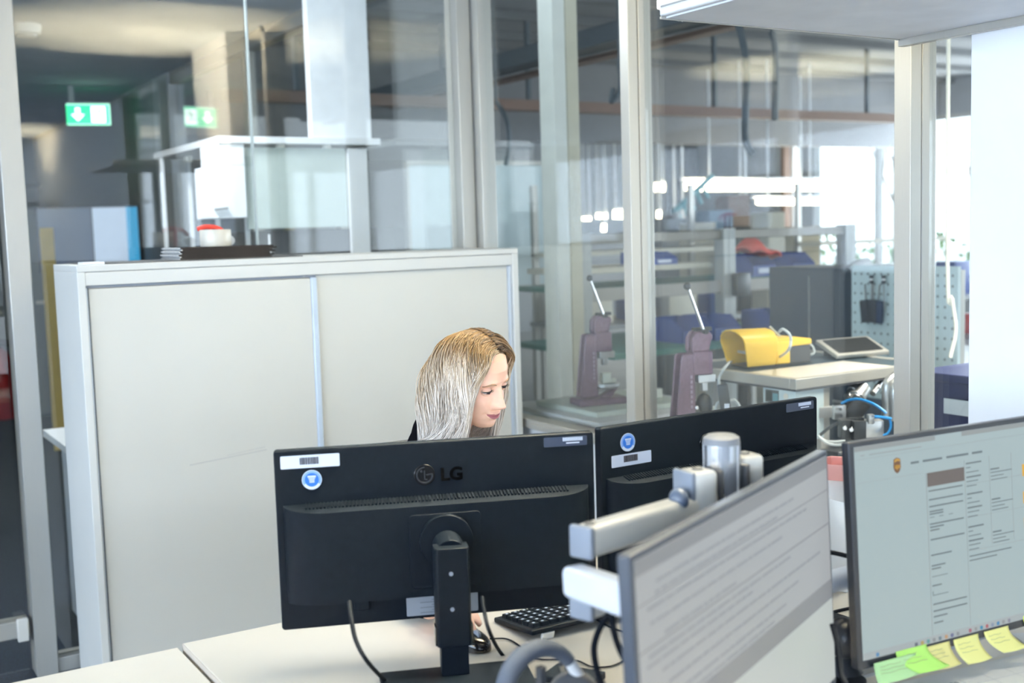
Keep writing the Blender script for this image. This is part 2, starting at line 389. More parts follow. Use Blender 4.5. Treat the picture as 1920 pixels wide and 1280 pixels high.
b = MB(); b.box((0.44, 0.0136, 0.735), (0.26, 0.0006, 0.0035), (0, -0.07, 0)); b.box((0.50, 0.0136, 0.748), (0.13, 0.0006, 0.002), (0, -0.10, 0)); b.build('scuff_mark', mat('scuff', (0.60, 0.58, 0.54), 0.6), dl, smooth=False)
b = MB(); b.bb((0.772, 0.020, 0.062), (W-0.038, 0.034, H-0.064)); dr = b.build('door', M_CABDOOR, cb, bevel=0.002)
b = MB(); b.bb((W-0.038, 0.010, 0.062), (W-0.026, 0.034, H-0.064)); b.build('edge_strip', mat('edge_strip', (0.55, 0.60, 0.66), 0.35, 0.2), dr, bevel=0.001)
b = MB(); b.bb((0.026, 0.012, H-0.070), (0.77, 0.030, H-0.063)); b.build('track_gap', M_GREYCAP, cb, smooth=False)

# things on the cabinet
b = MB(); b.bb((0.755, 3.70, 1.3805), (1.45, 3.99, 1.384)); tag(b.build('document_sleeve', M_DARKG, bevel=0.001), 'flat dark folder sleeve lying across the cabinet top under the brochures', 'folder')
b = MB(); b.bb((0.735, 3.69, 1.3805), (0.80, 3.76, 1.389)); tag(b.build('paper_pad', M_WHITE, bevel=0.001), 'tiny white pad at the left front corner of the cabinet top', 'pad')
z = 1.3845
BRO = ['black brochure at the very bottom of the pile on the cabinet', 'black brochure second from the bottom of the cabinet pile', 'black brochure third from the bottom of the cabinet pile', 'black brochure in the exact middle of the cabinet pile', 'black brochure third from the top of the cabinet pile', 'black brochure just under the topmost one on the cabinet', 'topmost black brochure on the cabinet, under the tape roll']
for k in range(7):
    dx = [0, .004, -.003, .006, .001, .009, .003][k]; th = 0.0052
    b = MB(); b.bb((1.035+dx, 3.71, z), (1.345+dx*2, 3.92, z+th)); b.bb((1.034+dx, 3.709, z+0.0008), (1.038+dx, 3.921, z+th-0.0008), mi=1)
    tag(b.build('brochure', [mat('black_cover', (0.008, 0.008, 0.010), 0.7, spec=0.04), M_PAPER], bevel=0.0008),
        BRO[k], 'brochure', 'black brochures piled on the cabinet')
    z += th+0.0004
tp = thing('packing_tape_roll', 'wide roll of clear packing tape lying flat on the black brochures', 'tape', (1.185, 3.80, z))
M_TAPE = mat('tape_film', (0.80, 0.74, 0.62), 0.25, var=0.12, scale=25, stretch=(1, 1, 0.1))
b = MB(); b.lathe([(0.030, 0.0), (0.050, 0.0), (0.051, 0.003), (0.051, 0.052), (0.050, 0.055), (0.030, 0.055), (0.030, 0.0)], seg=48); b.build('tape', M_TAPE, tp)
b = MB(); b.lathe([(0.027, 0.0), (0.0298, 0.0), (0.0298, 0.055), (0.027, 0.055), (0.027, 0.0)], seg=36); b.build('core', M_CREAM, tp)
dsp = thing('tape_dispenser', 'red hand tape dispenser lying behind the clear tape roll', 'dispenser', (1.20, 3.885, z))
b = MB(); b.tube(smoothpath([(-0.05, 0, 0.058), (-0.02, -0.004, 0.066), (0.02, -0.004, 0.060), (0.045, -0.01, 0.040)], 5), [0.008]*16, 10)
b.box((-0.005, 0, 0.0295), (0.012, 0.012, 0.059)); b.build('frame', M_RED, dsp, bevel=0.002)
b = MB(); b.cyl((0.052, -0.03, 0.017), (0.052, 0.0, 0.017), 0.017, seg=24); b.build('roller', M_WHITE, dsp, bevel=0.002)

# ---- desks
def desk(name, label, x0, x1, y0, y1, zt, feet=True):
    t = thing(name, label, 'desk', ((x0+x1)/2, (y0+y1)/2, 0)); w = (x1-x0)/2; d = (y1-y0)/2
    b = MB(); b.bb((-w, -d, zt-0.025), (w, d, zt)); b.build('desktop', M_DESK, t, bevel=0.0015)
    b = MB(); b.bb((-w-0.0012, -d, zt-0.0245), (-w, d, zt-0.0008)); b.build('edge_band', M_DESKEDGE, t, smooth=False)
    for s in (-1, 1):
        b = MB(); b.bb((s*(w-0.12)-0.03, -d+0.08, 0), (s*(w-0.12)+0.03, d-0.08, 0.03)); b.bb((s*(w-0.12)-0.03, -0.04, 0.03), (s*(w-0.12)+0.03, 0.04, zt-0.03))
        b.bb((s*(w-0.12)-0.02, -d+0.1, zt-0.06), (s*(w-0.12)+0.02, d-0.1, zt-0.026)); b.build('leg', M_SILVER, t, bevel=0.003)
    b = MB(); b.bb((-w+0.14, -0.03, zt-0.07), (w-0.14, 0.03, zt-0.03)); b.build('crossbar', M_SILVER, t, bevel=0.002)
    return t
desk('office_desk', 'pale desk with the black backed screen and keyboard before the woman', 0.552, 2.12, 1.31, 2.10, 0.705)
desk('office_desk', 'pale desk at the lower left corner beside the higher one', -1.30, 0.545, 1.24, 2.113, 0.695)
desk('office_desk', 'pale desk under the two lit screens with papers on it', 0.552, 2.12, 0.46, 1.26, 0.705)

# ---- black backed monitors
def monitor_back(label, loc, rz, variant):
    t = thing('computer_monitor', label, 'monitor', loc, rz)
    Wd, H, z0 = 0.556, 0.312, 0.073      # origin on the desk under the panel's left end
    zt = z0+H
    b = MB(); b.prism(rrect(0, z0, Wd, zt, 0.006), 0.018, XZ); b.build('housing', M_BLACK, t, bevel=0.003, bseg=3)
    b = MB(); b.bb((0.008, 0.0181, z0+0.012), (Wd-0.008, 0.0190, zt-0.008)); b.build('screen', mat('lady_screen', (0.3, 0.33, 0.36), 0.3, emit=(0.75, 0.85, 1.0), estr=1.2), t, smooth=False)
    # bulged rear shell: plan outline with rounded shoulders, extruded up
    zb, zc = zt-0.262, zt-0.094
    out = []
    for k in range(9):
        a = PI/2*k/8; out.append((0.012+0.075*(1-math.cos(a)), -0.036*math.sin(a)))
    for k in range(8, -1, -1):
        a = PI/2*k/8; out.append((Wd-0.012-0.075*(1-math.cos(a)), -0.036*math.sin(a)))
    b = MB(); n = len(out)
    lo = [b.bm.verts.new((x, y, zb + (0.010 if y > -0.001 else 0))) for x, y in out]
    md = [b.bm.verts.new((x, y, zc - 0.010*(-y/0.036))) for x, y in out]
    top = [b.bm.verts.new((x, 0.0005, zc)) for x, y in out]
    for i in range(n-1):
        b.bm.faces.new((lo[i], lo[i+1], md[i+1], md[i]))
        if abs(out[i][1]) > 1e-6 or abs(out[i+1][1]) > 1e-6:
            try: b.bm.faces.new((md[i], md[i+1], top[i+1], top[i]))
            except ValueError: pass
    b.bm.faces.new(list(reversed(lo)))
    sh = b.build('rear_shell', M_BLACK, t, bevel=0.003, bseg=3)
    b = MB()
    for k in range(74):
        x = 0.05+k*0.0062
        b.box((x, -0.012, zc-0.0022), (0.0028, 0.018, 0.0035), (math.radians(15), 0, 0))
    b.build('vent_ribs', M_BLACK, sh, smooth=False)
    cx = 0.283
    b = MB(); b.prism(rrect(cx-0.062, zt-0.247, cx+0.062, zt-0.118, 0.008), 0.003, Matrix.Translation((0, -0.0385, 0)) @ XZ); b.build('mount_plate', M_BLACK, t, bevel=0.001)
    b = MB(); b.cyl((cx, -0.038, zt-0.165), (cx, -0.050, zt-0.165), 0.046, seg=40); b.cyl((cx, -0.05, zt-0.17), (cx, -0.098, zt-0.175), 0.026, seg=24); b.build('hinge_disc', M_BLACK, t, bevel=0.001)
    # stand
    b = MB(); out = [(cx-0.029, -0.082), (cx+0.029, -0.082), (cx+0.029, -0.114), (cx+0.025, -0.120), (cx-0.025, -0.120), (cx-0.029, -0.114)]
    b.prism([(x, y) for x, y in out], zt-0.158-0.06, Matrix.Translation((0, 0, 0.06)))
    st = b.build('stand_post', M_BLACK, t, bevel=0.0015)
    b = MB(); b.bb((cx-0.023, -0.114, 0.010), (cx+0.023, -0.088, 0.07)); b.build('lower_post', M_BLACK, t, bevel=0.001)
    for s in (-1, 1):
        b = MB(); b.bb((cx+s*0.030-0.002, -0.114, 0.062), (cx+s*0.030+0.002, -0.092, 0.095)); b.build('clip', M_BLACKG, st, bevel=0.001)
    for zz in (0.125, 0.185):
        b = MB(); b.cyl((cx-0.003, -0.1202, zz), (cx-0.003, -0.122, zz), 0.0035, seg=14); b.build('screw', M_GREYCAP, st)
    b = MB(); b.prism(rrect(cx-0.125, -0.270, cx+0.125, -0.068, 0.006), 0.010); b.build('base', M_BLACK, t, bevel=0.002)
    # marks
    yb = -0.0012
    def label_at(x0, z1, w, h, nm='barcode_label', m=M_LABELW):
        b = MB(); b.prism(rrect(x0, zt+z1-h, x0+w, zt+z1, 0.002), 0.0006, Matrix.Translation((0, yb, 0)) @ XZ)
        return b.build(nm, m, t, smooth=False)
    def barcode(par, x0, z1, w, h):
        b = MB(); x = x0; rnd = random.Random(3)
        while x < x0+w:
            ww = rnd.choice([0.0006, 0.0012, 0.0018]); b.bb((x, yb-0.0006, zt+z1-h), (x+ww, yb-0.0001, zt+z1)); x += ww+rnd.choice([0.0006, 0.0009])
        b.build('barcode', M_INK, par, smooth=False)
    def sticker(cx_, cz):
        b = MB(); b.cyl((cx_, yb+0.0006, zt+cz), (cx_, yb, zt+cz), 0.0168, seg=40); s = b.build('round_sticker', M_LABELW, t, smooth=False)
        b = MB(); b.cyl((cx_, yb, zt+cz), (cx_, yb-0.0003, zt+cz), 0.0158, seg=40); b.build('blue_ring', mat('sticker_ring', (0.25, 0.42, 0.80), 0.4), s, smooth=False)
        b = MB(); b.cyl((cx_, yb-0.0003, zt+cz), (cx_, yb-0.0006, zt+cz), 0.0118, seg=40); b.build('blue_disc', M_BLUE, s, smooth=False)
        b = MB()
        for q, (w_, zz) in enumerate(((0.014, 0.0058), (0.0115, 0.0028), (0.0095, 0.0005), (0.0085, -0.0018), (0.0085, -0.0040))):
            b.box((cx_, yb-0.0008, zt+cz+zz), (w_, 0.0004, 0.0028 if q == 0 else 0.0014))
        ring = []
        for k in range(13):
            a = PI*1.17+PI*0.66*k/12; ring.append((cx_+0.0118*math.cos(a), zt+cz+0.0118*math.sin(a)))
        for k in range(12, -1, -1):
            a = PI*1.17+PI*0.66*k/12; ring.append((cx_+0.0166*math.cos(a), zt+cz+0.0166*math.sin(a)))
        b.prism(ring, 0.0004, Matrix.Translation((0, yb-0.0010, 0)) @ XZ)
        b.build('white_print', M_LABELW, s, smooth=False)
    if variant == 1:
        l = label_at(0.011, -0.010, 0.099, 0.022); barcode(l, 0.043, -0.014, 0.032, 0.012); sticker(0.062, -0.053)
    else:
        sticker(0.062, -0.033); l = label_at(0.024, -0.054, 0.092, 0.022); barcode(l, 0.052, -0.057, 0.032, 0.012)
    l = label_at(0.466, -0.006, 0.078, 0.017, 'asset_label', mat('dark_label', (0.045, 0.06, 0.10), 0.3))
    b = MB()
    for k in range(14): b.bb((0.500+k*0.0026, yb-0.0008, zt-0.014), (0.5018+k*0.0026, yb-0.0001, zt-0.0075))
    b.bb((0.506, yb-0.0008, zt-0.0185), (0.530, yb-0.0001, zt-0.0165)); b.build('silver_barcode', M_LABELW, l, smooth=False)
    b = MB(); b.prism(rrect(0.214, z0+0.006, 0.340, z0+0.040, 0.002), 0.0006, Matrix.Translation((0, -0.0012, 0)) @ XZ); sp = b.build('rating_label', mat('silver_label', (0.30, 0.33, 0.38), 0.35, 0.3), t, smooth=False)
    b = MB()
    for k in range(6): b.bb((0.238+(k % 2)*0.02, -0.0020, z0+0.010+k*0.0045), (0.266+(k % 3)*0.006, -0.0013, z0+0.0115+k*0.0045))
    b.build('print', M_GREYINK, sp, smooth=False)
    b = MB(); b.bb((0.304, -0.0020, z0+0.018), (0.324, -0.0013, z0+0.032)); b.build('print_block', M_GREYINK, sp, smooth=False)
    lg = text_mesh('logo_text', 'LG', 0.031, mat('logo_black', (0.0005, 0.0005, 0.0006), 0.25, spec=0.1), t, (0.281, -0.0015, zt-0.069), extrude=0.0016, bold=0.0009, sx=1.05)
    b = MB(); b.cyl((0.254, 0.001, zt-0.0575), (0.254, -0.0016, zt-0.0575), 0.0185, seg=44); lo_ = b.build('logo_disc', M_BLACKG, t, bevel=0.0008)
    b = MB(); b.tube([(0.254+0.0135*math.cos(a), -0.0022, zt-0.0575+0.0135*math.sin(a)) for a in [PI*0.5+PI*2*k/30 for k in range(24)]]+[(0.254+0.003, -0.0022, zt-0.0575)], 0.0012, 6)
    b.tube([(0.254, -0.0022, zt-0.050), (0.254, -0.0022, zt-0.0655), (0.2585, -0.0022, zt-0.0655)], 0.0010, 6); b.cyl((0.2485, -0.0015, zt-0.051), (0.2485, -0.003, zt-0.051), 0.0019, seg=12)
    b.build('logo_face', M_BEZEL, lo_)
    b = MB(); b.bb((0.124, -0.010, z0+0.026), (0.150, 0.001, z0+0.046)); b.build('power_socket', M_BLACK, t, bevel=0.002)
    return t
monitor_back('black monitor seen from behind directly in front of the blonde woman', (0.656, 1.852, 0.705), math.radians(-21.4), 1)
monitor_back('black monitor seen from behind, right of the woman, behind the silver arm pole', (1.201, 1.667, 0.705), math.radians(0.8), 2)

cable_pts = [(0.701, 1.661, 0.871), (0.690, 1.630, 0.854), (0.686, 1.606, 0.827), (0.691, 1.576, 0.801), (0.777, 1.699, 0.709), (0.771, 1.617, 0.709)]
tag(cable('power_cable', cable_pts, 0.0036, M_CABLE), 'black power cable hanging from the monitor before the woman', 'cable')
cable_pts = [(0.890, 1.568, 0.866), (0.882, 1.547, 0.846), (0.877, 1.524, 0.823), (0.998, 1.696, 0.709), (0.981, 1.608, 0.709), (0.982, 1.559, 0.709), (1.018, 1.558, 0.709)]
tag(cable('video_cable', cable_pts, 0.0033, M_CABLE), 'black video cable dropping from the same monitor onto the desk near the mouse', 'cable')
cable_pts = [(1.019, 1.772, 0.709), (1.045, 1.755, 0.708), (1.045, 1.708, 0.708), (1.033, 1.647, 0.708), (1.059, 1.619, 0.708), (1.087, 1.595, 0.708), (1.093, 1.555, 0.708), (1.120, 1.538, 0.708), (1.161, 1.548, 0.708), (1.204, 1.566, 0.708), (1.259, 1.574, 0.708)]
tag(cable('mouse_cable', cable_pts, 0.0016, M_CABLE), 'thin dark mouse cable winding across the pale desk', 'cable')
cable_pts = [(1.231, 1.792, 0.708), (1.237, 1.749, 0.708), (1.234, 1.685, 0.708), (1.246, 1.628, 0.708), (1.267, 1.585, 0.708)]
tag(cable('keyboard_cable', cable_pts, 0.0018, M_CABLE), 'thin dark cable leading right from the keyboard', 'cable')

# ---- keyboard seen from behind
kb = thing('computer_keyboard', 'black keyboard with white key marks under the front monitor', 'keyboard', (1.072, 1.711, 0.706), math.radians(-1.0))
tl = math.radians(-6)
def kpt(x, y, z): return Matrix.Rotation(tl, 4, 'X') @ Vector((x, y-0.0, z))
b = MB(); t_ = bmesh.new(); bmesh.ops.create_cube(t_, size=1.0)
for v in t_.verts: v.co = Vector((v.co.x*0.44+0.22, v.co.y*0.140+0.070, v.co.z*0.010+0.0))
b._merge(t_, Matrix.Translation((0, 0, 0.0195)) @ Matrix.Rotation(tl, 4, 'X')); b.build('case', M_BLACK, kb, bevel=0.003, bseg=3)
b = MB(); b2 = MB()
Mk = Matrix.Translation((0, 0, 0.0195)) @ Matrix.Rotation(tl, 4, 'X')
for r in range(6):
    x = 0.010; y = 0.012 + r*0.0195
    while x < 0.425:
        w = 0.0165 if not (r == 5 and 0.14 < x < 0.2) else 0.10
        if x+w > 0.432: break
        t_ = bmesh.new(); bmesh.ops.create_cube(t_, size=1.0)
        for v in t_.verts:
            k = 0.86 if v.co.z > 0 else 1.0
            v.co = Vector((v.co.x*w*k+x+w/2, v.co.y*0.0165*k+y+0.008, v.co.z*0.007+0.0085))
        b._merge(t_, Mk)
        t_ = bmesh.new(); bmesh.ops.create_cube(t_, size=1.0)
        for v in t_.verts: v.co = Vector((v.co.x*0.0045+x+w*0.45, v.co.y*0.0050+y+0.009, v.co.z*0.0004+0.0124))
        b2._merge(t_, Mk)
        x += w+0.0025
ks = b.build('key_field', M_BLACK, kb, smooth=False)
b2.build('key_legends', M_LABELW, ks, smooth=False)
for xx in (0.025, 0.385):
    b = MB(); b.box((xx+0.012, 0.006, 0.007), (0.026, 0.006, 0.014), (0.3, 0, 0)); lab(b.build('foot', M_SILVER, kb, bevel=0.001), 'folded out silver grey foot')

# ---- mouse
ms = thing('computer_mouse', 'black computer mouse under the woman\'s hand', 'mouse', (0.975, 1.775, 0.7055), math.radians(8))
b = MB()
def mf(u, v):
    a = 2*PI*u; r = math.sin(PI*v*0.5); x = 0.030*math.cos(a)*r; y = 0.056*math.sin(a)*r
    return Vector((x*(1-0.12*math.cos(2*a)), y, 0.001+0.033*math.cos(PI*v*0.5)**0.55*(1-0.25*max(0, -y/0.056))))
b.grid(mf, 32, 12); bmesh.ops.remove_doubles(b.bm, verts=b.bm.verts, dist=1e-5); b.build('shell', M_BLACKG, ms)
b = MB(); b.cyl((-0.003, -0.028, 0.027), (0.003, -0.028, 0.027), 0.009, seg=20); b.build('wheel', M_GREYCAP, ms, bevel=0.001)

# ---- near monitors on the arm
def near_monitor(label, loc, rz, tilt, Wd, H, frame):
    t = thing('computer_monitor', label, 'monitor', loc, rz); t.rotation_euler = (-tilt, 0, rz)
    b = MB(); b.prism(rrect(0, -H, Wd, 0, 0.004), 0.016, XZ); b.build('housing', frame, t, bevel=0.002)
    b = MB(); b.bb((0.06, 0.015, -H+0.05), (Wd-0.06, 0.045, -0.05)); b.build('rear_shell', M_BLACK, t, bevel=0.012, bseg=3)
    return t
# left one: blurred, grey page with text rows
S1W, S1H = 0.640, 0.362
m1 = near_monitor('lit monitor nearest the viewer, turned away at a steep angle, grey page', (0.719, 0.950, 1.105), math.radians(24.9), math.radians(2.1), S1W, S1H, mat('front_bezel', (0.055, 0.065, 0.085), 0.35))
def scr(name, c, e, s): return mat(name, (0.02, 0.02, 0.022), 0.35, emit=e, estr=s*0.46, var=0.01, spec=0.3)
E1 = scr('screen_page_grey', (0.05, 0.05, 0.05), (0.47, 0.50, 0.52), 1.0)
b = MB(); b.bb((0.008, -0.0008, -S1H+0.012), (S1W-0.008, 0.001, -0.008)); p1 = b.build('screen', E1, m1, smooth=False)
E1b = scr('screen_band', (0.05, 0.05, 0.05), (0.30, 0.32, 0.34), 1.0); E1c = scr('screen_rows', (0.05, 0.05, 0.05), (0.34, 0.37, 0.40), 1.0)
b = MB(); b.bb((0.008, -0.0014, -0.026), (S1W-0.008, -0.0009, -0.008)); b.bb((0.008, -0.0014, -0.225), (S1W-0.008, -0.0009, -0.196)); b.build('toolbar', E1b, p1, smooth=False)
b = MB(); rnd = random.Random(5)
for zz in (-0.040, -0.052, -0.066, -0.083, -0.102, -0.118, -0.128, -0.142, -0.160, -0.178, -0.189):
    x = 0.02+rnd.random()*0.06; xe = x+0.2+rnd.random()*0.3
    while x < xe:
        w = 0.01+rnd.random()*0.035; b.bb((x, -0.0014, zz-0.0035), (x+w, -0.0009, zz)); x += w+0.005
b.build('text_rows', E1c, p1, smooth=False)
b = MB(); b.bb((0.008, -0.0014, -0.0595), (S1W-0.008, -0.0010, -0.0580)); b.bb((0.008, -0.0014, -0.1110), (S1W-0.008, -0.0010, -0.1090)); b.bb((0.20, -0.0014, -0.345), (0.202, -0.0010, -0.24)); b.build('ruled_lines', E1b, p1, smooth=False)
E1d = scr('screen_light', (0.05, 0.05, 0.05), (0.62, 0.68, 0.66), 1.0)
b = MB(); b.bb((0.008, -0.0014, -S1H+0.012), (S1W-0.008, -0.0010, -0.226)); b.build('lower_page', E1d, p1, smooth=False)

# right one: web page
S2W, S2H = 0.612, 0.352
m2 = near_monitor('lit monitor at the right edge showing a web page with a brown and gold shield', (1.336, 1.211, 1.112), math.radians(-4.4), math.radians(3.4), S2W, S2H, M_BEZEL)
E2 = scr('page_blue_grey', (0.04, 0.04, 0.04), (0.47, 0.60, 0.62), 1.0)
b = MB(); b.bb((0.010, -0.0008, -S2H+0.014), (S2W-0.008, 0.001, -0.008)); p2 = b.build('screen', E2, m2, smooth=False)
def flat(name, rects, m, y=-0.0014):
    b = MB()
    for (x0, z1, x1, z0) in rects: b.bb((x0, y, z0), (x1, -0.0009, z1))
    return b.build(name, m, p2, smooth=False)
Ed = scr('page_bar', (0.04, 0.04, 0.04), (0.36, 0.40, 0.40), 1.0)
El = scr('page_line', (0.04, 0.04, 0.04), (0.40, 0.46, 0.47), 1.0)
Et = scr('page_text', (0.02, 0.02, 0.02), (0.17, 0.22, 0.24), 1.0)
flat('tab_bar', [(0.010, -0.008, 0.180, -0.0155), (0.240, -0.008, S2W-0.008, -0.0155)], Ed)
flat('address_line', [(0.04, -0.0215, 0.15, -0.0235), (0.022, -0.0215, 0.03, -0.0235)], El)
flat('header_rule', [(0.010, -0.0275, S2W-0.008, -0.0280), (0.010, -0.064, 0.150, -0.0645), (0.157, -0.066, 0.158, -0.326), (0.243, -0.055, 0.2435, -0.326), (0.300, -0.055, 0.3005, -0.20), (0.352, -0.055, 0.3525, -0.20), (0.245, -0.095, 0.40, -0.0955), (0.245, -0.149, 0.40, -0.1495), (0.245, -0.204, 0.40, -0.2045)], El)
tx = [(0.126, -0.044, 0.143, -0.0475), (0.152, -0.044, 0.194, -0.0475), (0.204, -0.044, 0.253, -0.0475), (0.262, -0.044, 0.285, -0.0475)]
rnd = random.Random(11)
for zz in (-0.094, -0.108, -0.119, -0.127, -0.131, -0.147, -0.152, -0.157, -0.172, -0.197, -0.214, -0.219, -0.246, -0.276, -0.287, -0.296, -0.306):
    x = 0.162; xe = x + rnd.choice([0.02, 0.03, 0.045, 0.075]); tx.append((x, zz, xe, zz-0.0022))
for base in (-0.060, -0.110, -0.164):
    for q, w in enumerate((0.035, 0.010, 0.028, 0.033, 0.026, 0.022)): tx.append((0.247, base-q*0.0075, 0.247+w, base-q*0.0075-(0.0024 if q in (0, 3) else 0.0014)))
    for q, w in enumerate((0.020, 0.050, 0.030, 0.038)): tx.append((0.303, base-0.016-q*0.0060, 0.303+w, base-0.016-q*0.0060-(0.0024 if q == 0 else 0.0014)))
tx += [(0.247, -0.212, 0.345, -0.2138), (0.247, -0.219, 0.310, -0.2208)]
flat('page_text', tx, Et)
flat('form_boxes', [(0.162, -0.137, 0.172, -0.138), (0.183, -0.137, 0.192, -0.138), (0.204, -0.137, 0.213, -0.138), (0.162, -0.232, 0.196, -0.233), (0.162, -0.262, 0.196, -0.263), (0.162, -0.256, 0.163, -0.263)], Et)
flat('brown_box', [(0.160, -0.066, 0.242, -0.088)], scr('brown_box', (0.02, 0.02, 0.02), (0.17, 0.14, 0.125), 1.0))
for z_ in (-0.078, -0.124, -0.168): flat('yellow_button', [(0.378, z_, 0.402, z_-0.020)], scr('gold_button', (0.05, 0.04, 0.0), (0.95, 0.52, 0.03), 1.0))
sh = [(0.0902, -0.036), (0.0965, -0.0335), (0.1035, -0.036), (0.1045, -0.049), (0.1015, -0.0555), (0.0968, -0.0585), (0.0920, -0.0555), (0.0892, -0.049)]
b = MB(); b.prism(sh, 0.0006, Matrix.Translation((0, -0.0014, 0)) @ XZ); sho = b.build('shield_logo', scr('shield_brown', (0.02, 0.01, 0.0), (0.22, 0.10, 0.03), 1.0), p2, smooth=False)
b = MB(); b.prism([(0.0915, -0.0368), (0.0968, -0.0350), (0.1022, -0.0368), (0.1026, -0.040), (0.0968, -0.0385), (0.0912, -0.041)], 0.0004, Matrix.Translation((0, -0.0018, 0)) @ XZ)
b.build('shield_arc', scr('shield_gold', (0.05, 0.03, 0), (0.75, 0.42, 0.05), 1.0), p2, smooth=False)
text_mesh('shield_letters', 'ups', 0.0115, scr('shield_gold', (0.05, 0.03, 0), (0.75, 0.42, 0.05), 1.0), p2, (0.0968, -0.0019, -0.0505), extrude=0.0002, bold=0.0002, sx=0.72, align='CENTER')
flat('task_bar', [(0.010, -0.327, S2W-0.008, -S2H+0.014)], scr('task_bar', (0.03, 0.03, 0.03), (0.46, 0.53, 0.55), 1.0))
for q, (xx, c) in enumerate(((0.036, (0.10, 0.32, 0.62)), (0.118, (0.15, 0.17, 0.22)), (0.131, (0.55, 0.42, 0.12)), (0.144, (0.10, 0.38, 0.38)), (0.157, (0.30, 0.33, 0.35)), (0.170, (0.18, 0.26, 0.32)), (0.184, (0.62, 0.36, 0.18)), (0.197, (0.16, 0.18, 0.36)), (0.210, (0.30, 0.33, 0.35)), (0.238, (0.46, 0.14, 0.20)), (0.251, (0.36, 0.38, 0.38)), (0.264, (0.05, 0.33, 0.55)), (0.277, (0.50, 0.13, 0.16)), (0.290, (0.28, 0.36, 0.50)), (0.303, (0.05, 0.28, 0.58)), (0.316, (0.34, 0.36, 0.38)), (0.329, (0.28, 0.28, 0.38)))):
    b = MB(); b.prism(rrect(xx, -0.3365, xx+0.006, -0.3305, 0.0015), 0.0005, Matrix.Translation((0, -0.0019, 0)) @ XZ)
    b.build('taskbar_icon', scr('icon_%d' % q, (0.01, 0.01, 0.01), c, 1.0), p2, smooth=False)

# ---- sticky notes hanging from the right monitor's lower bezel
def note(label, x, w, h, m, curl, twist, grp, z1=-0.342, off=-0.001):
    R = Matrix.Translation((1.336, 1.211, 1.112)) @ Euler((-math.radians(3.4), 0, math.radians(-4.4))).to_matrix().to_4x4()
    b = MB()
    def fn(u, v): return R @ Vector((x+w*u+twist*v*v, off - curl*v**1.6 - 0.004*math.sin(PI*u)*v, z1 - h*v*(1-0.1*v)))
    b.grid(fn, 8, 12); o = b.build('sticky_note', m, None, solid=0.0004)
    tag(o, label, 'note', grp)
    b = MB()
    for q in range(3):
        v = 0.2+0.16*q
        pts = [fn(u, v)+Vector((0, -0.0012, 0)) for u in [0.12+0.7*k/8*(0.7+0.1*q) for k in range(9)]]
        b.tube([p+Vector((0, 0, 0.0007*math.sin(5*k+q))) for k, p in enumerate(pts)], 0.00035, 4)
    b.build('handwriting', mat('pencil', (0.35, 0.38, 0.22), 0.8), o, smooth=False)
    return o
NG = 'sticky notes along the bottom of the right screen'
note('green sticky note with writing at the left end of the right screen\'s lower edge', 0.026, 0.088, 0.036, mat('pale_green_note', (0.42, 0.66, 0.32), 0.8), 0.006, 0.002, NG, -0.344, -0.006)
note('bright green note bending away behind the first green one', 0.075, 0.066, 0.042, M_GNOTE, 0.014, 0.035, NG, -0.336, -0.003)
note('yellow note directly right of the bright green note', 0.142, 0.052, 0.040, mat('note_dull_yellow', (0.72, 0.66, 0.26), 0.8), 0.012, 0.012, NG)
note('yellow note in the middle of the screen\'s lower edge, between two other yellow ones', 0.203, 0.056, 0.045, M_YNOTE, 0.012, 0.018, NG)
note('yellow note with blank lower half, second from the right', 0.273, 0.057, 0.040, M_YNOTE, 0.016, 0.026, NG)
note('lime yellow note at the right edge of the picture', 0.366, 0.060, 0.060, mat('lime_note', (0.66, 0.78, 0.10), 0.8), 0.015, 0.025, NG, -0.330)

# ---- monitor arm with pole
ar = thing('monitor_arm', 'silver pole with double jointed monitor arms clamped to it', 'arm', (1.085, 1.215, 0.7055))
b = MB(); b.cyl((0, 0, 0), (0, 0, 0.436), 0.0245, seg=48)
for k in range(4):
    a = k*PI/2+0.5; b.box((0.0215*math.cos(a), 0.0215*math.sin(a), 0.218), (0.009, 0.009, 0.434), (0, 0, a))
b.build('pole', M_CHROME, ar)
b = MB(); b.lathe([(0, 0.449), (0.020, 0.4485), (0.0252, 0.445), (0.0262, 0.436), (0, 0.436)], seg=40); lab(b.build('pole_cap', mat('cap_grey', (0.22, 0.23, 0.25), 0.5), ar), 'grey rounded cap')
b = MB(); b.cyl((0, 0, 0), (0, 0, 0.012), 0.05, seg=40); b.build('pole_foot', M_DARKG, ar, bevel=0.002)
def clampblock(cx_, cy_, cz, nm):
    b = MB(); b.box((cx_, cy_, cz), (0.040, 0.045, 0.058), (0, 0, -0.1), bev=0.008, seg=3); c = b.build(nm, M_SILVER, ar)
    b = MB(); b.cyl((cx_, cy_, cz+0.0285), (cx_, cy_, cz+0.0302), 0.008, seg=20); b.build('screw_cap', M_DARKG, c)
    return c
c1 = clampblock(-0.055, -0.012, 0.380, 'clamp_block')
b = MB(); b.box((-0.077, -0.010, 0.380), (0.009, 0.046, 0.060), (0, 0, -0.1), bev=0.004); lab(b.build('end_cap', M_GREYCAP, c1), 'blue grey end cap')
b = MB(); b.cyl((-0.080, -0.014, 0.376), (-0.094, -0.018, 0.375), 0.006, seg=14); b.ball((-0.100, -0.026, 0.376), 0.0155, sc=(0.8, 1, 1)); lab(b.build('knob', mat('blue_grey_knob', (0.10, 0.13, 0.19), 0.3), c1), 'dark clamping knob')
for sx_ in (-1, 1):
    b = MB(); b.box((sx_*0.028, sx_*0.004-0.004, 0.380), (0.012, 0.040, 0.050), (0, 0, 0.25), bev=0.004); lab(b.build('grip_pad', M_DARKG, ar), 'black pad between clamp and pole')
clampblock(0.052, 0.010, 0.385, 'clamp_block')
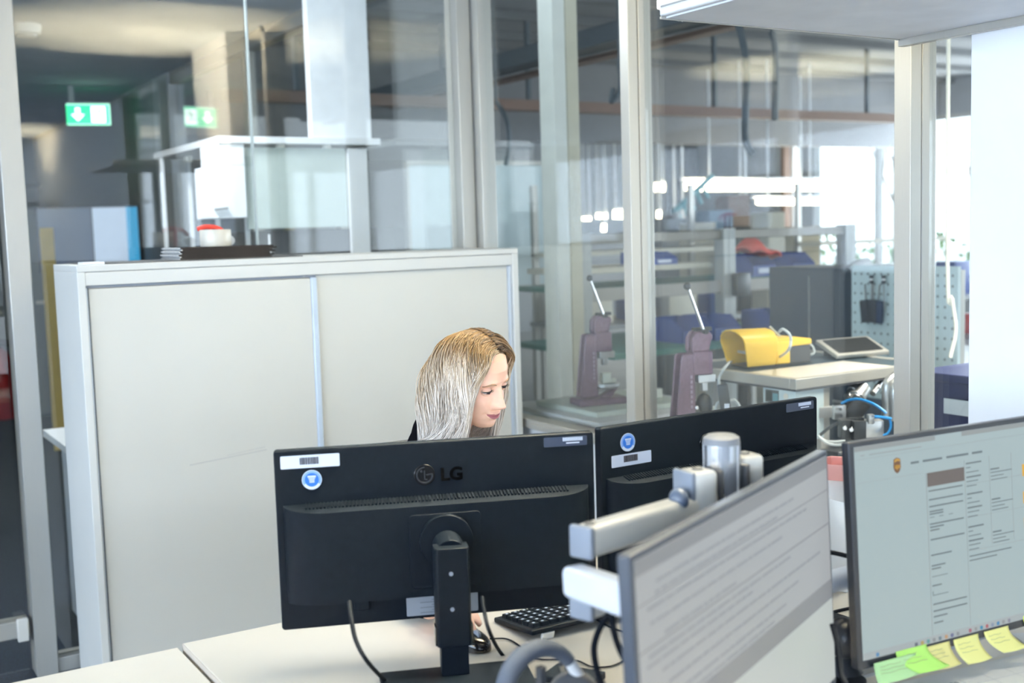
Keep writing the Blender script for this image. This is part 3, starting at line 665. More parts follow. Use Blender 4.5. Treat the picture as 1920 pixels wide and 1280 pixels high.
def beam(p0, p1, h, w, nm, capend=True, m=M_SILVER):
    p0 = Vector(p0); p1 = Vector(p1); d = (p1-p0); L = d.length; a = math.atan2(d.y, d.x); el = math.asin(d.z/L)
    b = MB(); b.box((p0+p1)/2, (L, w, h), (0, -el, a), bev=0.009, seg=3); o = b.build(nm, m, ar); return o
def joint(p, h, r, nm='joint_cap'):
    b = MB(); b.cyl((p[0], p[1], p[2]-h/2), (p[0], p[1], p[2]+h/2), r, seg=32); o = b.build(nm, M_GREYCAP, ar, bevel=0.004); return o
J = Vector((0.805, 1.159, 1.060)) - Vector((1.085, 1.215, 0.7055))
J2 = Vector((0.801, 1.156, 1.014)) - Vector((1.085, 1.215, 0.7055))
J3 = Vector((0.799, 1.154, 0.985)) - Vector((1.085, 1.215, 0.7055))
up = beam(J+Vector((0.0, 0, 0)), (-0.012, -0.004, J.z+0.002), 0.040, 0.034, 'upper_arm')
b = MB(); b.box(J+Vector((-0.001, 0, 0)), (0.010, 0.036, 0.042), (0, 0, 0.30), bev=0.004, seg=3); lab(b.build('end_cap', M_GREYCAP, up), 'blue grey end cap')
b = MB(); b.cyl(J+Vector((0.014, 0.004, 0.019)), J+Vector((0.014, 0.004, 0.0215)), 0.007, seg=20); b.build('screw_cap', M_DARKG, up)
T2 = Vector((0.784, 1.003, 1.024)) - Vector((1.085, 1.215, 0.7055))
beam(J2+Vector((-0.012, 0.006, 0)), T2, 0.040, 0.034, 'fore_arm', m=mat('white_arm', (0.74, 0.78, 0.86), 0.35, 0.1))
lowb = beam(J3+Vector((0, 0, -0.004)), (-0.08, -0.02, J3.z-0.004), 0.034, 0.034, 'lower_arm')
b = MB(); b.box(J3+Vector((-0.001, 0, -0.004)), (0.010, 0.036, 0.036), (0, 0, 0.30), bev=0.004, seg=3); lab(b.build('end_cap', M_GREYCAP, lowb), 'blue grey end cap')
# mount heads to both screens
V1 = Vector((1.034, 1.150, 0.93)) - Vector((1.085, 1.215, 0.7055))
b = MB(); b.tube([T2, T2+Vector((0.04, 0.02, -0.03)), V1], 0.012, 12); b.box(V1, (0.10, 0.012, 0.10), (0, 0, math.radians(24.9))); b.build('mount_head', M_DARKG, ar)
b = MB(); b.tube([(0.03, 0.008, 0.16), (0.20, 0.055, 0.17), (0.45, 0.060, 0.17), (0.55, 0.035, 0.19)], 0.018, 16); b.box((0.555, 0.025, 0.19), (0.10, 0.012, 0.10)); lab(b.build('side_arm', mat('white_arm', (0.74, 0.78, 0.86), 0.35, 0.1), ar), 'white arm tube reaching the right screen')
cable_pts = [(0.820, 1.118, 0.983), (0.806, 1.124, 0.964), (0.796, 1.127, 0.938), (0.796, 1.124, 0.912), (0.802, 1.118, 0.885)]
tag(cable('arm_cable', cable_pts, 0.0042, M_CABLE), 'black cable looping down from the lower arm joint, left strand', 'cable')
cable_pts = [(0.812, 1.111, 0.986), (0.812, 1.108, 0.960), (0.818, 1.101, 0.931), (0.830, 1.091, 0.904), (0.842, 1.081, 0.888)]
tag(cable('arm_cable', cable_pts, 0.0042, M_CABLE), 'black cable looping down from the lower arm joint, right strand', 'cable')

# ---- headset at the bottom edge
hs = thing('headset', 'grey padded headset standing at the bottom edge of the picture', 'headset', ((0.753, 1.183, 0.882)[0], (0.753, 1.183, 0.882)[1], 0.7055), math.radians(10))
HC = Vector((0, 0, (0.753, 1.183, 0.882)[2]-0.7055))
b = MB(); pts = [HC+Vector((0.062*math.cos(a), 0.012*math.sin(a), 0.052*math.sin(a)-0.012)) for a in [PI*1.15-PI*1.0*k/20 for k in range(21)]]
b.tube(pts, [0.0085+0.004*math.sin(PI*k/20) for k in range(21)], 14); b.build('head_band', mat('headband_pad', (0.09, 0.11, 0.15), 0.7), hs)
e1, e2 = pts[0], pts[-1]
b = MB(); b.tube([e2, e2+Vector((0.012, -0.004, -0.022))], 0.008, 12); lab(b.build('slider', M_WHITE, hs), 'bright metal slider')
for e in (e1, e2):
    b = MB(); b.cyl(e+Vector((0, -0.006, -0.050)), e+Vector((0.016, 0.010, -0.050)), 0.034, seg=28); b.build('ear_cup', M_DARKG, hs, bevel=0.006, bseg=3)
b = MB(); b.tube(smoothpath([e2+Vector((0.02, 0, -0.02)), e2+Vector((0.045, 0.02, -0.03))], 3), 0.002, 6); b.build('microphone_boom', M_CABLE, hs)
b = MB(); b.bb((-0.025, -0.02, 0), (0.025, 0.02, 0.012)); b.bb((-0.005, -0.005, 0.012), (0.005, 0.005, HC.z+0.022)); b.build('rest_stem', M_DARKG, hs, bevel=0.001)
tag(MB().box((1.035, 1.527, 0.713), (0.06, 0.09, 0.012), (0, 0, 0.5)).build('card_reader', M_BLACK, bevel=0.002), 'small flat black box on the desk right of the headset', 'box')
tag(MB().cyl((0.845, 1.276, 0.857), (0.998, 1.488, 0.715), 0.0035, seg=12).build('stylus', M_BEZEL), 'dark pen standing upright beside the headset', 'pen')

# ---- papers and things on the near desk
def sheet(name, c, w, h, rz, m, label, cat, z=0.7062, th=0.0006):
    t_ = MB(); t_.box((0, 0, 0), (w, h, th)); o = t_.build(name, m, None, smooth=False, loc=(c[0], c[1], z), rot=(0, 0, rz)); tag(o, label, cat); return o
cal = sheet('desk_calendar', (1.56, 1.045, 0), 0.42, 0.30, math.radians(-8), M_PAPER, 'large paper calendar sheet below the right screen with day numbers', 'calendar', 0.7066, 0.0016)
for i, s in enumerate(('26', '27', '28')):
    text_mesh('day_number', s, 0.018, M_GREYINK, cal, (-0.165+0.05*i, 0.098, 0.001), (0, 0, 0), 0.0002)
b = MB()
for i in range(5): b.bb((-0.19, 0.09-i*0.045, 0.0009), (0.19, 0.0905-i*0.045, 0.0012))
for i in range(8): b.bb((-0.19+i*0.05, -0.13, 0.0009), (-0.1895+i*0.05, 0.115, 0.0012))
b.build('grid_lines', mat('faint_ink', (0.5, 0.5, 0.52), 0.8), cal, smooth=False)
pp = sheet('paper_sheet', (1.80, 1.06, 0), 0.21, 0.297, math.radians(-30), M_PAPER, 'white printed sheet lying at the lower right corner', 'paper', 0.7095)
b = MB()
for i in range(9): b.bb((-0.08, 0.11-i*0.022, 0.0003), (-0.08+0.05+0.09*((i*37) % 10)/10, 0.113-i*0.022, 0.0006))
b.build('printed_lines', M_GREYINK, pp, smooth=False)

# gap between the two near screens
b = MB(); cc = (1.386, 1.266, 0.780)
b.ball((0, 0, 0), 0.030, 28, 18, (1, 1, 1.12)); b.cyl((0, 0, -0.03), (0, 0, -0.055), 0.012, 0.03, seg=24)
o = b.build('web_camera', mat('soft_black', (0.02, 0.022, 0.026), 0.35), None, loc=cc); tag(o, 'round black web camera between the two lit screens', 'camera')
b = MB(); b.cyl((0, 0, 0), (0, 0, cc[2]-0.05-0.7055), 0.008, seg=14); b.cyl((0, 0, 0), (0, 0, 0.006), 0.035, seg=24)
o2 = b.build('stem', M_BLACK, o); o2.location = (0, 0, 0.7055-cc[2])
cable_pts = [(1.239, 1.154, 0.865), (1.229, 1.133, 0.837), (1.215, 1.115, 0.809), (1.207, 1.095, 0.796)]
tag(cable('screen_cable', cable_pts, 0.0045, M_CABLE), 'thick black cable falling behind the gap between the lit screens', 'cable')
cable_pts = [(1.435, 1.355, 0.894), (1.458, 1.340, 0.888), (1.484, 1.323, 0.879)]
tag(cable('loose_cable', cable_pts, 0.004, M_CABLE), 'black cable crossing level between the lit screens', 'cable')
cable_pts = [(1.597, 1.508, 0.709), (1.648, 1.508, 0.708), (1.690, 1.500, 0.709)]
tag(cable('desk_cable', cable_pts, 0.003, M_CABLE), 'dark cable lying on the far desk edge between the screens', 'cable')
ph = thing('tablet_stand', 'white tablet leaning on a cream stand between the screens', 'tablet', (1.724, 1.592, 0.706), 0.2)
b = MB(); b.box((0.035, 0.02, 0.085), (0.13, 0.008, 0.19), (-0.35, 0.32, 0), bev=0.003); b.build('tablet', M_WHITE, ph)
b = MB(); b.tube(smoothpath([(-0.03, 0.02, 0.006), (0.02, 0.05, 0.03), (0.01, 0.08, 0.08), (0.05, 0.10, 0.006)], 6), 0.010, 12); b.build('stand', mat('cream_plastic', (0.78, 0.70, 0.55), 0.4), ph)
pg = sheet('paper_pile', (1.999, 1.829, 0.715), 0.21, 0.30, 0.25, M_PAPER, 'pile of white papers on the far desk seen between the lit screens', 'paper', 0.7125, 0.013)
b = MB()
for i in range(8): b.bb((-0.08, 0.11-i*0.026, 0.0066), (0.03+0.05*((i*7) % 3)/2, 0.112-i*0.026, 0.0069))
b.build('printed_lines', M_GREYINK, pg, smooth=False)
tr = thing('pink_tray', 'small pink plastic dish at the window sill between the screens', 'dish', (1.969, 1.814, 0.870), 0)
b = MB(); b.lathe([(0.0, 0.002), (0.042, 0.002), (0.048, 0.006), (0.053, 0.036), (0.056, 0.038), (0.057, 0.034), (0.052, 0.0), (0, 0)], seg=6); b.build('dish', M_PINK, tr, bevel=0.002)
hh = tr.location.z-0.7055
b = MB(); b.cyl((0, 0, -hh), (0, 0, -0.0), 0.03, seg=24); lab(b.build('pedestal', M_WHITE, tr), 'white pedestal')

# ---- lamp head at the upper right and its pole
def floor_lamp(label, x0, x1, y0, y1, z, px, py, power, full=True):
    t = thing('floor_lamp', label, 'lamp', (px, py, 0)); ox, oy = px, py
    b = MB(); b.bb((x0-ox, y0-oy, z+0.004), (x1-ox, y1-oy, z+0.034)); b.build('lamp_head', M_WHITE, t, bevel=0.003)
    b = MB(); b.bb((x0-ox+0.012, y0-oy+0.012, z), (x1-ox-0.022, y1-oy-0.006, z+0.0035)); lab(b.build('diffuser', mat('lamp_underside', (0.74, 0.76, 0.80), 0.6), t, smooth=False), 'grey underside panel')
    b = MB(); b.bb((x1-ox-0.020, y0-oy, z-0.016), (x1-ox, y1-oy, z+0.0035)); b.bb((x0-ox, y1-oy-0.005, z-0.002), (x1-ox-0.02, y1-oy, z+0.0035)); b.build('rim', M_ALU, t, bevel=0.001)
    b = MB(); b.bb((x0-ox-0.0015, y0-oy+0.01, z+0.020), (x0-ox, y1-oy-0.004, z+0.023)); b.build('side_groove', M_GREYMET, t, smooth=False)
    b = MB(); b.bb((-0.02, -0.02, 0.02), (0.02, 0.02, z+0.02)); b.build('pole', M_ALU, t, bevel=0.003)
    b = MB(); b.bb((-0.2, -0.12, 0), (0.2, 0.12, 0.02)); b.build('base', M_ALU, t, bevel=0.004)
    l = area('lamp_light', ((x0+x1)/2, (y0+y1)/2, z+0.045), (PI, 0, 0), (x1-x0)*0.8, (y1-y0)*0.8, power, WARM); l.data.spread = math.radians(88)
    return t
floor_lamp('white floor lamp whose flat head hangs into the upper right corner', 1.462, 2.168, 1.15, 1.80, 1.85, 1.86, 1.12, 1000)
floor_lamp('white floor lamp standing far back in the office', 2.0-0.55, 2.0+0.15, -5.2, -4.5, 1.85, 1.75, -5.24, 650)
floor_lamp('white floor lamp standing in the corridor beyond the glass door', -2.35, -1.65, 6.2, 6.8, 1.85, -2.0, 6.16, 330)
floor_lamp('white floor lamp by the office side windows', -3.6, -2.9, 0.1, 0.8, 1.85, -3.25, 0.06, 170)
b = MB(); b.bb((2.19, 1.6255, 1.86), (2.28, 1.70, 1.915))
o = b.build('blind_bracket', M_DARKG, None, bevel=0.002); tag(o, 'small black bracket under the ceiling beside the white pillar', 'bracket')

# ---- chair for the woman
ch = thing('office_chair', 'black swivel chair the blonde woman sits on', 'chair', (1.22, 2.46, 0), 0)
b = MB(); b.box((0, 0, 0.455), (0.48, 0.46, 0.07), None, bev=0.03, seg=3); b.build('seat', M_DARKG, ch)
b = MB(); b.box((0, 0.27, 0.70), (0.42, 0.05, 0.40), (-0.1, 0, 0), bev=0.02, seg=3); b.build('backrest', M_DARKG, ch)
b = MB(); b.tube(smoothpath([(0, 0.05, 0.41), (0, 0.24, 0.42), (0, 0.29, 0.55), (0, 0.27, 0.70)], 5), 0.016, 10); b.build('back_bracket', M_BLACK, ch)
b = MB(); b.cyl((0, 0, 0.08), (0, 0, 0.42), 0.025, seg=20); b.build('gas_column', M_CHROME, ch)
for k in range(5):
    a = k*2*PI/5+0.3; b = MB(); b.tube([(0, 0, 0.10), (0.28*math.cos(a), 0.28*math.sin(a), 0.075)], [0.028, 0.014], 10); b.build('leg', M_BLACK, ch)
    b = MB(); b.cyl((0.28*math.cos(a)-0.02, 0.28*math.sin(a), 0.03), (0.28*math.cos(a)+0.02, 0.28*math.sin(a), 0.03), 0.03, seg=18); b.build('caster', M_DARKG, ch)
# ================================================================== CORRIDOR
# exit sign under the corridor ceiling (its mirror image appears in the glass wall by itself)
ES = Vector((1.940, 9.171, 2.405))
ex = thing('exit_sign', 'lit green emergency exit sign hanging in the corridor', 'sign', (ES.x, ES.y, ES.z), math.radians(-14))
b = MB(); b.bb((-0.155, -0.012, -0.078), (0.155, 0.012, 0.078)); b.build('panel', mat('sign_green', (0.0, 0.30, 0.12), 0.4, emit=(0.02, 0.62, 0.25), estr=1.5), ex, bevel=0.003)
M_SGW = mat('sign_white', (0.8, 0.9, 0.85), 0.4, emit=(0.80, 1.0, 0.88), estr=2.2)
b = MB(); b.prism([(-0.075, -0.050), (-0.122, 0.0), (-0.100, 0.004), (-0.092, 0.003), (-0.092, 0.050), (-0.058, 0.050), (-0.058, 0.003), (-0.028, 0.0)], 0.002, Matrix.Translation((0, -0.0150, 0)) @ XZ); b.build('arrow', M_SGW, ex, smooth=False)
b = MB(); b.bb((0.020, -0.0150, -0.060), (0.122, -0.0125, 0.060)); b.build('doorway', M_SGW, ex, smooth=False)
b = MB()
b.bb((-0.155, -0.0150, -0.078), (0.155, -0.0125, -0.070)); b.bb((-0.155, -0.0150, 0.070), (0.155, -0.0125, 0.078)); b.bb((0.146, -0.0150, -0.07), (0.155, -0.0125, 0.07)); b.build('light_rim', mat('sign_rim', (0.5, 0.8, 0.7), 0.4, emit=(0.45, 0.9, 0.70), estr=1.3), ex, smooth=False)
M_SGD = mat('sign_dark', (0.0, 0.25, 0.10), 0.5)
b = MB(); b.cyl((0.082, -0.0152, 0.036), (0.082, -0.0170, 0.036), 0.009, seg=18)
for p0, p1 in (((0.078, 0.026), (0.066, -0.004)), ((0.066, -0.004), (0.084, -0.020)), ((0.084, -0.020), (0.074, -0.046)), ((0.066, -0.004), (0.048, -0.022)), ((0.048, -0.022), (0.030, -0.022)), ((0.078, 0.020), (0.100, 0.008)), ((0.076, 0.022), (0.052, 0.020)), ((0.052, 0.020), (0.042, 0.004))):
    b.tube([(p0[0], -0.016, p0[1]), (p1[0], -0.016, p1[1])], 0.0042, 6)
b.build('running_figure', M_SGD, ex)
b = MB(); b.bb((-0.155, -0.016, 0.079), (0.155, 0.016, 0.092)); b.bb((-0.135, -0.012, 0.092), (-0.095, 0.012, CH-ES.z)); b.build('hanger', M_WHITE, ex, bevel=0.003)
SD = (1.130, 6.735, 2.620)
sd = thing('smoke_detector', 'round white smoke detector on the corridor ceiling at the upper left', 'detector', SD)
b = MB(); b.lathe([(0.0, 0.0), (0.078, 0.0), (0.080, -0.014), (0.072, -0.045), (0.062, -0.052), (0, -0.052)], seg=40); b.build('base', M_WHITE, sd)
b = MB(); b.lathe([(0.055, -0.052), (0.050, -0.066), (0, -0.066)], seg=32); hd = b.build('sensor_head', M_WHITE, sd)
b = MB()
for zz in (-0.056, -0.061): b.lathe([(0.0555, zz), (0.0565, zz-0.001), (0.0555, zz-0.002)], seg=32)
b.build('slot_rings', M_DARKG, hd); 

# tall white rack behind the left glass
RX0, RX1, RY0, RY1 = 1.56, 2.325, 4.90, 5.95
rk = thing('equipment_rack', 'white rack with canopy board and pale panel seen through the left glass', 'rack', (RX0, RY0, 0))
b = MB(); b.bb((0, 0, 1.855), (RX1-RX0, RY1-RY0, 1.885)); b.build('canopy', M_WHITE, rk, bevel=0.002)
for xx, yy in ((0.12, 0.15), (0.12, 0.50), (0.10, 0.8), (0.3, 0.06), (0.52, 0.06)):
    b = MB(); b.cyl((xx, yy, 1.827), (xx, yy, 1.8545), 0.022, seg=16); b.build('glide', M_SILVER, rk)
b = MB(); b.bb((0.125, 0.03, 1.485), (0.60, 0.045, 1.84)); b.build('board', M_FROST, rk, bevel=0.002)
b = MB(); b.bb((0.605, 0.015, 1.20), (0.70, 0.035, 1.84)); b.build('upright', M_WHITE, rk, bevel=0.002)
M_RW = mat('rack_white', (0.90, 0.92, 0.95), 0.5)
b = MB(); b.bb((-0.03, 0.01, 1.535), (0.118, 0.26, 1.76)); b.bb((0.0, 0.01, 1.76), (0.118, 0.26, 1.854)); bx_ = b.build('white_box', M_RW, rk, bevel=0.003)
b = MB(); b.box((0.0, 0.0, 1.575), (0.06, 0.012, 0.010), (0, -0.1, 0)); b.build('handle', M_GREYMET, bx_, bevel=0.002)
for xx in (0.012, 0.145):
    for yy in (0.10, 0.95):
        b = MB(); b.bb((xx-0.010, yy-0.010, 0), (xx+0.010, yy+0.010, 1.535 if yy < 0.5 else 1.855)); b.build('leg', M_WHITE, rk, bevel=0.002)
b = MB(); b.bb((0.175, 0.05, 0.01), (0.755, 0.45, 1.475)); lab(b.build('dark_cupboard', M_DARKG, rk, bevel=0.002), 'dark lower cupboard')
b = MB(); b.cyl((0.22, 0.035, 1.10), (0.22, 0.035, 1.46), 0.005, seg=10); b.build('handle_bar', M_WHITE, rk)
b = MB(); b.bb((1.995, 4.91, 1.8855), (2.285, 4.96, CH)); tag(b.build('tall_board', M_RW, bevel=0.002), 'tall bright white board standing on the rack canopy up to the ceiling', 'panel')
cl_ = thing('added_fill_light', 'added square fill light brightening the white rack, unseen above the picture', 'lamp', (0.95, 4.5, 2.58))
b = MB(); b.bb((-0.25, -0.25, 0), (0.25, 0.25, 0.0395)); b.build('housing', M_WHITE, cl_, bevel=0.003)
area('corridor_fill', (0.95, 4.5, 2.575), (0, math.radians(-22), 0), 0.42, 0.42, 48, (0.9, 0.95, 1.0))  # added lamp and housing, out of view, to brighten the white rack front
cl_ = thing('added_fill_light', 'added flat fill light above the machine table, out of view', 'lamp', (3.5, 1.7, 2.88))
b = MB(); b.bb((-0.2, -0.6, 0), (0.2, 0.6, 0.04)); b.build('housing', M_WHITE, cl_, bevel=0.003)
b = MB(); b.cyl((0, -0.4, 0.04), (0, -0.4, 0.222), 0.006, seg=8); b.build('rod', M_DUCT, cl_)
b = MB(); b.cyl((0, 0.4, 0.04), (0, 0.4, 0.222), 0.006, seg=8); b.build('rod', M_DUCT, cl_)
area('workshop_fill', (3.5, 1.7, 2.875), (0, 0, 0), 0.36, 1.1, 60, (1.0, 0.93, 0.82)).data.spread = math.radians(75)  # added lamp with housing and rods brightens the pedal; narrow spread hides its reflection

# low white sideboard touching the glass
sbd = thing('sideboard', 'low white sideboard behind the glass left of the cabinet', 'sideboard', (0.757, 4.749, 0.730))
b = MB(); b.bb((0, -0.48, -0.028), (1.2, 0.0, 0)); b.build('worktop', M_WHITE, sbd, bevel=0.002)
b = MB(); b.bb((0.06, -0.46, -0.729), (1.18, -0.02, -0.0285)); b.build('carcass', mat('sideboard_side', (0.55, 0.60, 0.66), 0.5), sbd, bevel=0.002)
# display, yellow board, far furniture
dp = thing('wall_display', 'large screen with a pale picture and blue margin far down the corridor', 'display', (1.941, 9.420, 1.486), math.radians(-14))
dz = dp.location.z
b = MB(); b.bb((-0.38, 0, -0.26), (0.38, 0.04, 0.24)); b.build('frame', M_DARKG, dp, bevel=0.004)
b = MB(); b.bb((-0.37, -0.002, -0.25), (0.02, -0.0005, 0.23)); b.build('screen_dark', mat('scr_dark', (0.05, 0.06, 0.09), 0.3, emit=(0.10, 0.14, 0.22), estr=0.35), dp, smooth=False)
b = MB(); b.bb((0.03, -0.002, -0.25), (0.28, -0.0005, 0.23)); b.build('screen_pale', mat('scr_pale', (0.3, 0.35, 0.4), 0.3, emit=(0.55, 0.68, 0.88), estr=0.5), dp, smooth=False)
b = MB(); b.bb((0.28, -0.002, -0.25), (0.365, -0.0005, 0.23)); b.build('screen_blue', mat('scr_blue', (0.0, 0.15, 0.3), 0.3, emit=(0.03, 0.33, 0.62), estr=0.6), dp, smooth=False)
b = MB(); b.cyl((0, 0.03, -dz), (0, 0.03, -0.26), 0.03, seg=16); b.bb((-0.3, -0.15, -dz), (0.3, 0.2, -dz+0.03)); b.build('stand', M_DARKG, dp)
yb_ = (1.471, 8.507, 1.288)
b = MB(); b.bb((-0.045, 0, 0), (0.045, 0.02, yb_[2]+0.27)); o = b.build('yellow_board', mat('yellow_board', (0.75, 0.56, 0.16), 0.6), None, bevel=0.002, loc=(yb_[0], yb_[1], 0)); tag(o, 'narrow upright yellow board in the corridor left of the display', 'board')
for (px_, w_, h_, mm, lb) in (((1.624, 10.265, 0.995), 0.75, 1.2, mat('far_door', (0.22, 0.26, 0.28), 0.6), 'grey door leaf at the far left of the corridor'),):
    t_ = thing('cupboard', lb, 'cupboard', (px_[0], px_[1], 0), math.radians(-14))
    b = MB(); b.bb((-w_/2, 0, 0.01), (w_/2, 0.35, h_+0.5)); b.build('carcass', mm, t_, bevel=0.004)
    b = MB(); b.bb((-0.006, -0.006, 0.05), (0.006, 0.0, h_+0.45)); b.bb((0.03, -0.03, 0.95), (0.12, -0.01, 0.98)); b.build('handle', M_SILVER, t_, bevel=0.002)
fe = thing('fire_extinguisher', 'red fire extinguisher seen through the door at the left edge', 'extinguisher', ((1.344, 10.251, 0.397)[0], (1.344, 10.251, 0.397)[1], 0.02))
b = MB(); b.lathe([(0, 0), (0.075, 0), (0.08, 0.02), (0.08, 0.50), (0.06, 0.56), (0.025, 0.59), (0, 0.59)], seg=28); b.build('cylinder', mat('deep_red', (0.45, 0.02, 0.02), 0.5), fe)
b = MB(); b.cyl((0, 0, 0.59), (0, 0, 0.63), 0.02, seg=14); b.box((0.03, 0, 0.645), (0.12, 0.02, 0.015), (0, 0.2, 0)); b.build('valve', M_DARKG, fe)
b = MB(); b.tube(smoothpath([(0.02, 0, 0.62), (0.10, 0, 0.58), (0.11, 0, 0.4), (0.10, 0, 0.2)], 6), 0.01, 8); b.build('hose', M_DARKG, fe)
for i_, (px_, ww) in enumerate((((2.987, 12.920, 1.634), 1.2), ((2.818, 13.641, 1.891), 1.5))):
    t_ = thing('shelf_unit', ['grey shelf unit at the end of the corridor right of the display', 'grey shelf unit at the corridor end behind the display'][i_], 'shelf', (px_[0], px_[1], 0), 0)
    b = MB(); b.bb((-ww/2, 0, 0), (-ww/2+0.04, 0.35, 2.1)); b.bb((ww/2-0.04, 0, 0), (ww/2, 0.35, 2.1)); b.build('frame', M_GREYMET, t_, bevel=0.002)
    for zz in (0.3, 0.8, 1.3, 1.75, 2.07):
        b = MB(); b.bb((-ww/2+0.04, 0, zz), (ww/2-0.04, 0.34, zz+0.03)); b.build('shelf', M_GREYMET, t_, bevel=0.002)

# ================================================================== WORKSHOP
def bench(label, x0, x1, y0, y1, zt, mt, legs=M_ALU):
    t = thing('workbench', label, 'bench', ((x0+x1)/2, (y0+y1)/2, 0)); w, d = (x1-x0)/2, (y1-y0)/2
    b = MB(); b.bb((-w, -d, zt-0.03), (w, d, zt)); b.build('worktop', mt, t, bevel=0.002)
    for sx_ in (-1, 1):
        for sy_ in (-1, 1):
            b = MB(); b.bb((sx_*(w-0.03)-0.02, sy_*(d-0.03)-0.02, 0), (sx_*(w-0.03)+0.02, sy_*(d-0.03)+0.02, zt-0.03)); b.build('leg', legs, t, bevel=0.002)
    return t
bench('pale workbench behind the glass carrying the first mauve press', 2.42, 3.05, 3.36, 4.0, 0.742, M_WHITE)
bench('narrow pale workbench behind the glass carrying the second mauve press', 2.40, 2.64, 2.66, 3.34, 0.742, M_WHITE)
b = MB(); b.bb((2.482, 3.462, 0.7425), (2.93, 3.88, 0.762)); tag(b.build('base_board', mat('pale_board', (0.62, 0.68, 0.62), 0.5), bevel=0.003), 'pale board under the first mauve press', 'board')

def press(label, loc, rz, s=1.0):
    t = thing('arbor_press', label, 'press', loc, rz); t.scale = (s, s, s)
    b = MB()
    # column: tapered trough with side ribs
    for yy, hh in ((-0.026, 0.0), (0.018, 0.0)):
        b.prism([(-0.085, 0.03), (-0.010, 0.03), (-0.018, 0.275), (-0.052, 0.275), (-0.060, 0.268)], 0.008, Matrix.Translation((0, yy, 0)) @ XZ)
    b.prism([(-0.060, 0.03), (-0.005, 0.03), (-0.010, 0.275), (-0.035, 0.275)], 0.034, Matrix.Translation((0, -0.018, 0)) @ XZ)
    col_ = b.build('column', M_MAUVE, t, bevel=0.004, bseg=3)
    b = MB(); b.prism([(-0.018, 0.205), (0.052, 0.205), (0.052, 0.278), (0.040, 0.282), (-0.018, 0.282)], 0.052, Matrix.Translation((0, -0.026, 0)) @ XZ); b.build('head', M_MAUVE, t, bevel=0.004, bseg=3)
    for yy in (-0.027, 0.006):
        b = MB(); out = [(-0.022, 0.280), (0.040, 0.280)] + [(0.030+0.022*math.cos(a), 0.325+0.020*math.sin(a)) for a in [(-0.7+2.1*k/8) for k in range(9)]] + [(-0.006, 0.345), (-0.020, 0.325)]
        b.prism(out, 0.021, Matrix.Translation((0, yy, 0)) @ XZ); b.build('lobe', M_MAUVE, t, bevel=0.005, bseg=3)
    b = MB(); b.bb((-0.100, -0.055, 0.0), (0.105, 0.055, 0.026)); b.prism([(0.0, 0.026), (0.05, 0.026), (0.075, 0.060), (0.062, 0.060), (0.03, 0.040)], 0.05, Matrix.Translation((0, -0.025, 0)) @ XZ); b.build('foot', M_MAUVE, t, bevel=0.006, bseg=3)
    b = MB(); b.bb((0.002, -0.02, 0.178), (0.065, 0.02, 0.2045)); b.bb((0.020, -0.012, 0.150), (0.040, 0.012, 0.178)); b.build('ram', M_STEEL, t, bevel=0.002)
    b = MB(); b.lathe([(0, 0.060), (0.045, 0.060), (0.052, 0.068), (0.052, 0.078), (0, 0.078)], c=(0.035, 0, 0), seg=36); b.build('table_plate', M_STEEL, t)
    b = MB(); b.bb((0.015, -0.015, 0.0785), (0.050, 0.015, 0.120)); b.bb((0.050, -0.010, 0.0785), (0.075, 0.010, 0.095)); b.build('fixture', mat('fixture_cream', (0.62, 0.66, 0.58), 0.5), t, bevel=0.003)
    b = MB(); b.cyl((0.020, -0.045, 0.345), (0.020, 0.045, 0.345), 0.008, seg=16); b.box((0.030, 0, 0.350), (0.060, 0.016, 0.012)); b.build('pivot', M_DSTEEL, t, bevel=0.001)
    b = MB(); b.tube([(0.015, -0.03, 0.350), (-0.035, -0.03, 0.480)], 0.0048, 12); lv = b.build('lever', M_CHROME, t)
    b = MB(); b.ball((-0.039, -0.03, 0.492), 0.012); lab(b.build('lever_ball', M_DSTEEL, lv), 'dark ball at the lever end')
    b = MB()
    for k in range(7): b.bb((-0.030, -0.0275, 0.10+k*0.016), (-0.024, -0.0262, 0.110+k*0.016))
    b.build('raised_lettering', mat('mauve_light', (0.42, 0.33, 0.42), 0.4), col_, smooth=False)
    return t
press('complete mauve hand press on the pale board in the middle glass pane', (2.619, 3.640, 0.7625), math.radians(-12), 1.0)
press('mauve hand press partly hidden by the black monitor, left of the yellow pedal', (2.500, 2.925, 0.7425), math.radians(-12), 1.03)
b = MB(); b.bb((2.79, 3.60, 0.7625), (2.83, 3.64, 0.85)); b.bb((2.83, 3.59, 0.7625), (2.90, 3.65, 0.80)); tag(b.build('work_piece', mat('pale_part', (0.75, 0.76, 0.70), 0.5), bevel=0.003), 'small pale L shaped part beside the first mauve press', 'part')

# aluminium framed table carrying the yellow pedal
ft = thing('machine_table', 'aluminium edged machine table with the yellow foot pedal on top', 'table', (2.66, 2.625, 0))
TW, TD, TZ = 0.66, 0.60, 0.95
b = MB(); b.bb((0, 0, TZ-0.034), (TW, 0.028, TZ)); b.bb((0, TD-0.028, TZ-0.034), (TW, TD, TZ)); b.bb((0, 0.028, TZ-0.034), (0.028, TD-0.028, TZ)); b.bb((TW-0.028, 0.028, TZ-0.034), (TW, TD-0.028, TZ)); b.build('edge_frame', M_ALU, ft, bevel=0.002)
b = MB(); b.bb((0.028, 0.028, TZ-0.02), (TW-0.16, 0.26, TZ-0.004)); lab(b.build('inlay', mat('cream_inlay', (0.70, 0.66, 0.58), 0.3), ft, smooth=False), 'cream inlay plate')
b = MB(); b.bb((0.028, 0.2605, TZ-0.02), (TW-0.1595, TD-0.028, TZ-0.004)); b.bb((TW-0.1595, 0.028, TZ-0.02), (TW-0.028, TD-0.028, TZ-0.004)); lab(b.build('inlay', mat('dark_inlay', (0.06, 0.09, 0.11), 0.3), ft, smooth=False), 'dark inlay plate')
